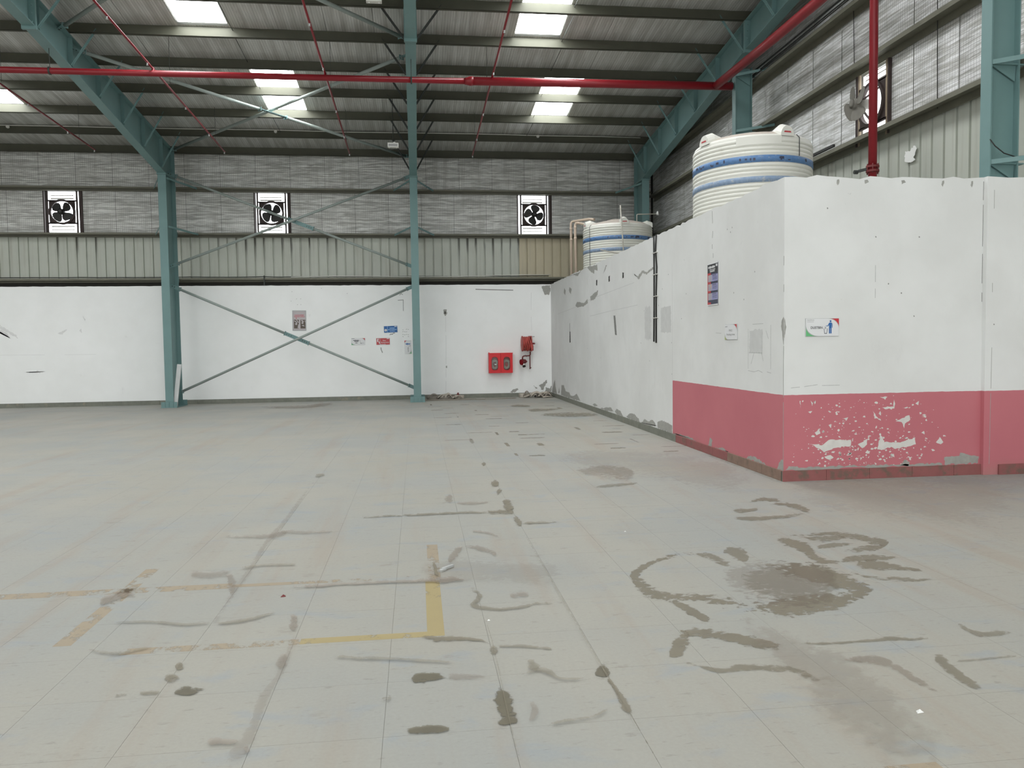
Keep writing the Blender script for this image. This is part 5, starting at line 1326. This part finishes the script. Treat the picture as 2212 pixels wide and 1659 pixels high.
for k, (dz, dx) in enumerate(((0, 0), (.045, .02), (.085, .0), (.12, .03))):
    lab = ('lowest', 'second', 'third', 'uppermost')[k] + ' of the black cables strung along the gable wall girt'
    tag(build('gable_cable', MB().tube([(6.67+dx, 15.2, 6.70+dz), (6.66+dx, 13.5, 6.69+dz*1.05), (6.66+dx, 11.5, 6.70+dz*1.1), (6.66+dx, 6.0, 6.69+dz)], .012, 6), M['black']), lab, 'cable', 'gable wall cables')
tag(build('gable_duct', MB().box(6.68, 6.72, 11.95, 12.9, 4.60, 4.64), M['black']), 'short black strip on the lowest gable girt beside the nearer tank', 'cable')
tag(build('column_cable', MB().tube([(6.29, 7.98, 3.68), (6.33, 7.95, 3.60), (6.42, 7.93, 3.52), (6.55, 7.92, 3.48), (6.75, 7.92, 3.50)], .007, 6), M['black']), 'thin black wire drooping around the gable column at the right edge', 'cable')
for k, (x, y, z0, z1) in enumerate(((XR-.03, 9.75, 4.55, 7.9), (XR-.03, 11.75, 5.7, 7.7))):
    tag(build('hanging_wire', MB().tube([(x, y, z0), (x-.01, y+.02, (z0+z1)/2), (x, y, z1)], .006, 5), M['black']), ('long black wire hanging down the gable insulation right of the riser', 'black wire hanging above the gable wall fan')[k], 'wire', 'gable wall wires')
# ---- sag rods between the purlins
n_rod = 0
for x, ks in ((-3.35, (1, 2, 3, 4, 5, 6, 7)), (3.0, (1, 2, 3, 4, 5, 6, 7)), (-9.6, (2, 3, 4))):
    for k in ks:
        ya, yb = EAVE_Y-PURLIN_T[k], EAVE_Y-PURLIN_T[k+1] if k+1 < len(PURLIN_T) else EAVE_Y-PURLIN_T[k]-1.29
        n_rod += 1
        bay = {-3.35: 'between the left and middle frames', 3.0: 'between the middle and corner frames', -9.6: 'left of the left frame'}[x]
        tag(build('sag_rod', MB().tube([(x, ya, roof_z(ya)+.15), (x+.02, yb, roof_z(yb)+.06)], .006, 5), M['steel_dark']), 'thin sag rod %s from the %s purlin up' % (bay, ordinal[k]), 'rod', 'roof sag rods')
# ---- bits on the floor
tag(build('metal_offcut', MB().bar((.14, 5.16, .012), (.215, 5.235, .012), .018, .016, (1,-1,0)).bar((.125, 5.13, .008), (.16, 5.17, .01), .022, .014, (1,-1,0)), M['galv']), 'small shiny metal offcut on the floor beside the yellow line', 'scrap')
for k, (x, y, s, lab) in enumerate(((-.83, 4.78, .016, 'small reddish wood chip on the floor left of the yellow line'), (.36, 4.17, .010, 'tiny white chip on the floor right of the yellow line'), (1.98, 2.85, .016, 'white paper scrap on the brown dirt at the lower right'), (1.62, 6.0, .010, 'white speck near the puddle stain'), (-.32, 2.72, .009, 'white speck low on the floor near the bottom edge'))):
    tag(build('floor_debris', MB().add([(x-s, y-s*.6, .001), (x+s, y-s*.3, .001), (x+s*.7, y+s, .001), (x-s*.5, y+s*.8, .001), (x, y, s*.9)], [(0,1,4), (1,2,4), (2,3,4), (3,0,4), (3,2,1,0)]), M['white'] if k else M['red_dark']), lab, 'debris', 'bits on the floor')

# ================================================================== SIGNS
def text_mesh(body, size, width=None, bold=0.0):
    cu = bpy.data.curves.new('lettering', 'FONT'); cu.body = body; cu.size = size; cu.align_x = 'CENTER'; cu.align_y = 'CENTER'; cu.offset = bold
    o = bpy.data.objects.new('lettering', cu); COL.objects.link(o)
    bpy.context.view_layer.update()
    me = bpy.data.meshes.new_from_object(o.evaluated_get(bpy.context.evaluated_depsgraph_get()))
    bpy.data.objects.remove(o, do_unlink=True)
    if width:
        xs = [v.co.x for v in me.vertices]; s = width/(max(xs)-min(xs))
        for v in me.vertices: v.co.x *= s
    return me
def lettering(body, size, u, v, mat, parent, y=-.0125, width=None, bold=0.0, rot=0.0, name='lettering'):
    """printed words in the parent's XZ plane"""
    me = text_mesh(body, size, width, bold); c, s = math.cos(rot), math.sin(rot)
    for q in me.vertices:
        a, b = q.co.x, q.co.y; q.co = (u + a*c - b*s, y, v + a*s + b*c)
    me.materials.clear(); me.materials.append(mat)
    o = bpy.data.objects.new(name, me); COL.objects.link(o); o.parent = parent; ORG[o.name] = (0,0,0)
    return o
def flat(name, polys, mat, parent, y=-.0118):
    m = MB()
    for p in polys: m.add([(u, y, v) for u, v in p], [tuple(range(len(p)))])
    return build(name, m, mat, parent)
def rect(u0, u1, v0, v1): return [(u0,v0),(u1,v0),(u1,v1),(u0,v1)]
def circ(u, v, r, n=18): return [(u+r*math.cos(2*math.pi*i/n), v+r*math.sin(2*math.pi*i/n)) for i in range(n)]
def corner_sweep(cu, cv, su, sv, n=10, rev=False):
    """coloured corner whose inner edge is an arc; cu, cv the corner, su, sv its reach"""
    return [(cu, cv)] + [(cu+su*(1-math.sin(math.pi/2*i/n)), cv+sv*(1-math.cos(math.pi/2*i/n))) for i in range(n+1)]
def illegible(u0, u1, v, h, seed):
    """words too small to read: short unequal dashes"""
    r = random.Random(seed); out = []; u = u0
    while u < u1 - .002:
        w = min(u1-u, h*(.5+.9*r.random())); out.append(rect(u, u+w, v-h/2*(.7+.3*r.random()), v+h/2*(.7+.6*r.random()))); u += w + h*.16
    return out
def board(label, loc, rotz, w, h, mat, tilt=0.0, cat='sign', rim='galv'):
    t = thing('wall_sign', label, cat, loc, rotz, 'safety and area signs', local=True)
    if tilt: t.rotation_euler = (0, tilt, rotz)
    build('backing', MB().box(-w/2-.004, w/2+.004, -.006, 0, -h/2-.004, h/2+.004), M[rim], t)
    b = build('board', MB().box(-w/2, w/2, -.011, -.006, -h/2, h/2), M[mat], t)
    return t, b
W, Hh = .37, .185
yB, yFr, xS = Y_BACK-.001, BY-.001, BX-.001
# dustbin sign
t, b = board('white DUSTBIN sign with a blue figure on the pink and white wall', (4.295, yFr, 1.641), 0, W, Hh, 'print_white')
flat('red_corner', [corner_sweep(W/2, Hh/2, -.105, -.095)], M['print_red'], b)
flat('green_corner', [corner_sweep(-W/2, -Hh/2, .12, .10)], M['print_green'], b)
flat('grey_arc', [corner_sweep(W/2, Hh/2, -.125, -.105), corner_sweep(-W/2, -Hh/2, .145, .118)], M['print_grey'], b, -.0114)
lettering('DUSTBIN', .036, -.066, -.004, M['print_black'], b, width=.132, bold=.0005)
fig = [circ(.091, .064, .0105), [(.074,.047),(.079,.050),(.102,.050),(.105,.046),(.104,.020),(.103,-.010),(.074,-.010)], rect(.074,.0868,-.066,-.010), rect(.0898,.103,-.066,-.010), [(.105,.047),(.111,.042),(.1135,.020),(.112,-.006),(.1065,-.006),(.106,.020)], [(.074,.046),(.058,.0175),(.064,.011),(.074,.026)], rect(.038,.062,.0112,.0175)]
flat('figure', fig, M['print_blue'], b)
flat('bin', [[(.014,-.012),(.019,-.012),(.026,-.062),(.046,-.062),(.053,-.012),(.058,-.012),(.050,-.068),(.022,-.068)], circ(.030,.002,.004,8), circ(.036,-.006,.005,8), circ(.033,-.016,.003,8)], M['print_navy'], b)
flat('small_print', illegible(-.172, -.092, .078, .008, 1) + illegible(-.172, -.098, .060, .005, 2), M['print_grey'], b)
# packing area sign
t, b = board('small white PKG area sign on the long white room wall', (xS, 9.268, 1.622), -math.pi/2, W, Hh, 'print_white')
flat('red_corner', [corner_sweep(W/2, Hh/2, -.105, -.075)], M['print_red'], b)
flat('lime_corner', [corner_sweep(-W/2, -Hh/2, .09, .07)], M['print_lime'], b)
flat('grey_arc', [corner_sweep(W/2, Hh/2, -.125, -.09), corner_sweep(-W/2, -Hh/2, .11, .085)], M['print_grey'], b, -.0114)
lettering('PKG', .036, 0, .018, M['print_grey'], b, width=.10, bold=.0004)
lettering('Packing Area', .034, 0, -.030, M['print_grey'], b, width=.25, bold=.0004)
flat('small_print', illegible(-.172, -.10, .068, .010, 3), M['print_grey'], b)
# safety poster on the side wall
t, b = board('tall dark and lilac safety poster on the long white room wall', (xS, 9.858, 2.258), -math.pi/2, .37, .55, 'print_navy', cat='poster', rim='white')
flat('white_rim', [rect(-.185,-.178,-.275,.275), rect(.178,.185,-.275,.275), rect(-.178,.178,-.275,-.262), rect(-.178,.178,.262,.275)], M['print_white'], b)
flat('header', [rect(-.178,.178,.15,.262)], M['print_black'], b)
flat('red_column', [rect(-.178,-.155,-.262,.15)] + [rect(-.155,-.06,z,z+.028) for z in (.122, .005, -.112, -.262)], M['print_red2'], b, -.0122)
flat('lilac_panels', [rect(-.03,.178,z,z+.09) for z in (.035, -.085, -.205)], M['print_lilac'], b, -.0122)
flat('picture_panels', [rect(-.155,-.095,z,z+.088) for z in (.036, -.084, -.204)], M['print_rose'], b, -.0122)
flat('picture_panels', [rect(-.09,-.032,z,z+.088) for z in (.036, -.084, -.204)], M['print_rose'], b, -.0123)
flat('picture_figures', [rect(-.13,-.118,z,z+.05) for z in (.04, -.08, -.2)] + [rect(-.066,-.054,z,z+.06) for z in (.04, -.08, -.2)], M['print_lilac'], b, -.0126)
flat('star', [[(-.06,.012),(-.05,-.008),(-.02,-.012),(-.045,-.03),(-.04,-.055),(-.06,-.04),(-.085,-.05),(-.078,-.028),(-.1,-.012),(-.07,-.006)]], M['print_skin'], b, -.0128)
flat('heading', illegible(-.15, .085, .222, .030, 4) + illegible(-.10, .09, .190, .012, 5) + illegible(-.09, .07, .168, .017, 6) + [rect(.11,.165,.222,.252)], M['print_white'], b, -.0124)
for k, z in enumerate((.112, -.008, -.128)):
    flat('caption', illegible(-.005, .13, z, .010, 10+k) + sum([illegible(.0, .15, z-.018-.012*i, .005, 20+3*k+i) for i in range(4)], []), M['print_navy'], b, -.0126)
# poster on the back wall
t, b = board('grey poster with two photographs on the back wall above the lower braces', (-3.222, yB, 2.258), 0, .37, .555, 'print_grey', cat='poster', tilt=.012)
flat('sheet', [rect(-.165,.165,-.255,.255)], M['print_rose'], b, -.0116)
flat('heading', illegible(-.13, .13, .150, .020, 31) + illegible(-.14, .15, .108, .018, 32), M['print_red2'], b, -.0122)
flat('small_print', illegible(-.15, -.07, .215, .010, 33), M['print_grey'], b, -.0122)
flat('cross_mark', [[(-.10,.085),(-.09,.085),(-.062,.045),(-.072,.045)], [(-.062,.085),(-.072,.085),(-.10,.045),(-.09,.045)]], M['print_red'], b, -.0122)
flat('tick_mark', [[(.06,.058),(.068,.052),(.075,.060),(.10,.088),(.093,.088),(.074,.064)]], M['print_grey'], b, -.0122)
flat('photograph', [rect(-.145,-.012,-.22,.025)], M['print_brown'], b, -.0122)
flat('photograph', [rect(.03,.165,-.22,.025)], M['print_brown'], b, -.0122)
flat('photo_shapes', [[(-.145,-.01),(-.12,.005),(-.05,-.06),(-.065,-.075)], [(-.09,.02),(-.06,.02),(-.015,-.05),(-.03,-.065)], circ(-.085,-.095,.03,12), [(-.03,-.10),(-.012,-.11),(-.012,-.21),(-.05,-.21)]], M['print_rose'], b, -.0125)
flat('photo_shapes', [[(.04,.0),(.08,.02),(.13,-.03),(.10,-.045)], [(.13,.02),(.165,-.02),(.165,-.05)], circ(.085,-.065,.028,12), [(.06,-.13),(.12,-.12),(.14,-.16),(.09,-.15)]], M['print_rose'], b, -.0125)
# blue sign
t, b = board('blue sign with a round white symbol on the back wall', (-.717, yB, 1.99), 0, W, Hh*.98, 'print_blue', tilt=-.035)
flat('symbol', [circ(-.137, -.022, .034)], M['print_white'], b)
flat('symbol_core', [circ(-.137, -.022, .014)], M['print_grey'], b, -.0122)
flat('divider', [rect(-.092,-.082,-.085,.088)], M['print_sky'], b)
flat('words', illegible(-.03, .115, .030, .024, 41) + illegible(-.078, .172, -.012, .024, 42) + illegible(-.03, .115, -.055, .020, 43), M['print_sky'], b)
flat('logo', [rect(.105,.172,.062,.082)], M['print_white'], b)
# fire extinguisher sign
t, b = board('red fire extinguisher sign on the back wall under the blue sign', (-.936, yB, 1.65), 0, W, Hh*.98, 'print_red2', tilt=-.012)
lettering('Fire', .050, .035, .022, M['print_white'], b, width=.075, bold=.0003)
lettering('Extinguisher', .044, .055, -.028, M['print_white'], b, width=.225, bold=.0003)
flat('extinguisher', [rect(-.162,-.132,-.012,.068), rect(-.155,-.140,.068,.080), [(-.14,.080),(-.108,.070),(-.108,.058),(-.14,.066)], [(-.115,0),(-.095,.006),(-.10,-.02),(-.085,-.06),(-.10,-.062),(-.12,-.035)]], M['print_white'], b)
flat('divider', [rect(-.088,-.078,-.085,.088)], M['print_rose'], b)
flat('footer', [rect(-.10,.07,-.089,-.078), rect(.105,.172,.068,.085)], M['print_white'], b)
# white area sign
t, b = board('white area sign with red and green corners left of the red sign', (-1.625, yB, 1.655), 0, W, Hh*.98, 'print_white', tilt=.004)
flat('red_corner', [corner_sweep(W/2, Hh/2, -.085, -.08)], M['print_red'], b)
flat('green_corner', [corner_sweep(-W/2, -Hh/2, .10, .06)], M['print_green'], b)
flat('grey_arc', [corner_sweep(W/2, Hh/2, -.115, -.10), corner_sweep(-W/2, -Hh/2, .14, .085)], M['print_grey'], b, -.0114)
flat('words', illegible(-.14, .03, .032, .022, 51) + illegible(-.105, .01, .002, .024, 52) + illegible(-.085, -.02, -.040, .018, 53) + illegible(-.18, -.10, .083, .010, 54), M['print_black'], b)
flat('symbol', [[(.06,-.022),(.075,-.04),(.10,-.048),(.10,-.056),(.065,-.056)], rect(.10,.16,-.046,-.040), rect(.055,.060,-.02,.04)], M['print_black'], b)
# dustbin sign turned on its side
t, b = board('white dustbin sign hung sideways beside the middle column', (-.242, yB, 1.48), 0, W, Hh, 'print_white')
t.rotation_euler = (0, -math.pi/2 - .02, 0)
flat('red_corner', [corner_sweep(W/2, Hh/2, -.085, -.07)], M['print_red'], b)
flat('green_corner', [corner_sweep(-W/2, -Hh/2, .085, .075)], M['print_green'], b)
flat('grey_arc', [corner_sweep(W/2, Hh/2, -.11, -.09), corner_sweep(-W/2, -Hh/2, .15, .10)], M['print_grey'], b, -.0114)
lettering('DUSTBIN', .036, -.066, -.004, M['print_black'], b, width=.132, bold=.0005)
flat('figure', fig, M['print_blue'], b)
flat('bin', [[(.014,-.012),(.019,-.012),(.026,-.062),(.046,-.062),(.053,-.012),(.058,-.012),(.050,-.068),(.022,-.068)]], M['print_navy'], b)

# joined pieces too small to pick apart
for o in bpy.data.objects:
    if o.type == 'MESH' and o.parent is not None and o.name.split('.')[0] in ('bolt', 'words', 'small_print', 'heading', 'caption', 'photo_shapes', 'band_print', 'picture_figures', 'ring_lug', 'saddle', 'scribble', 'pencil_drawing', 'plaster_crack', 'lettering', 'grey_arc', 'extinguisher', 'bin', 'symbol', 'white_rim', 'red_column', 'footer', 'cross_mark', 'coupling', 'motor_strut'):
        o['kind'] = 'stuff'
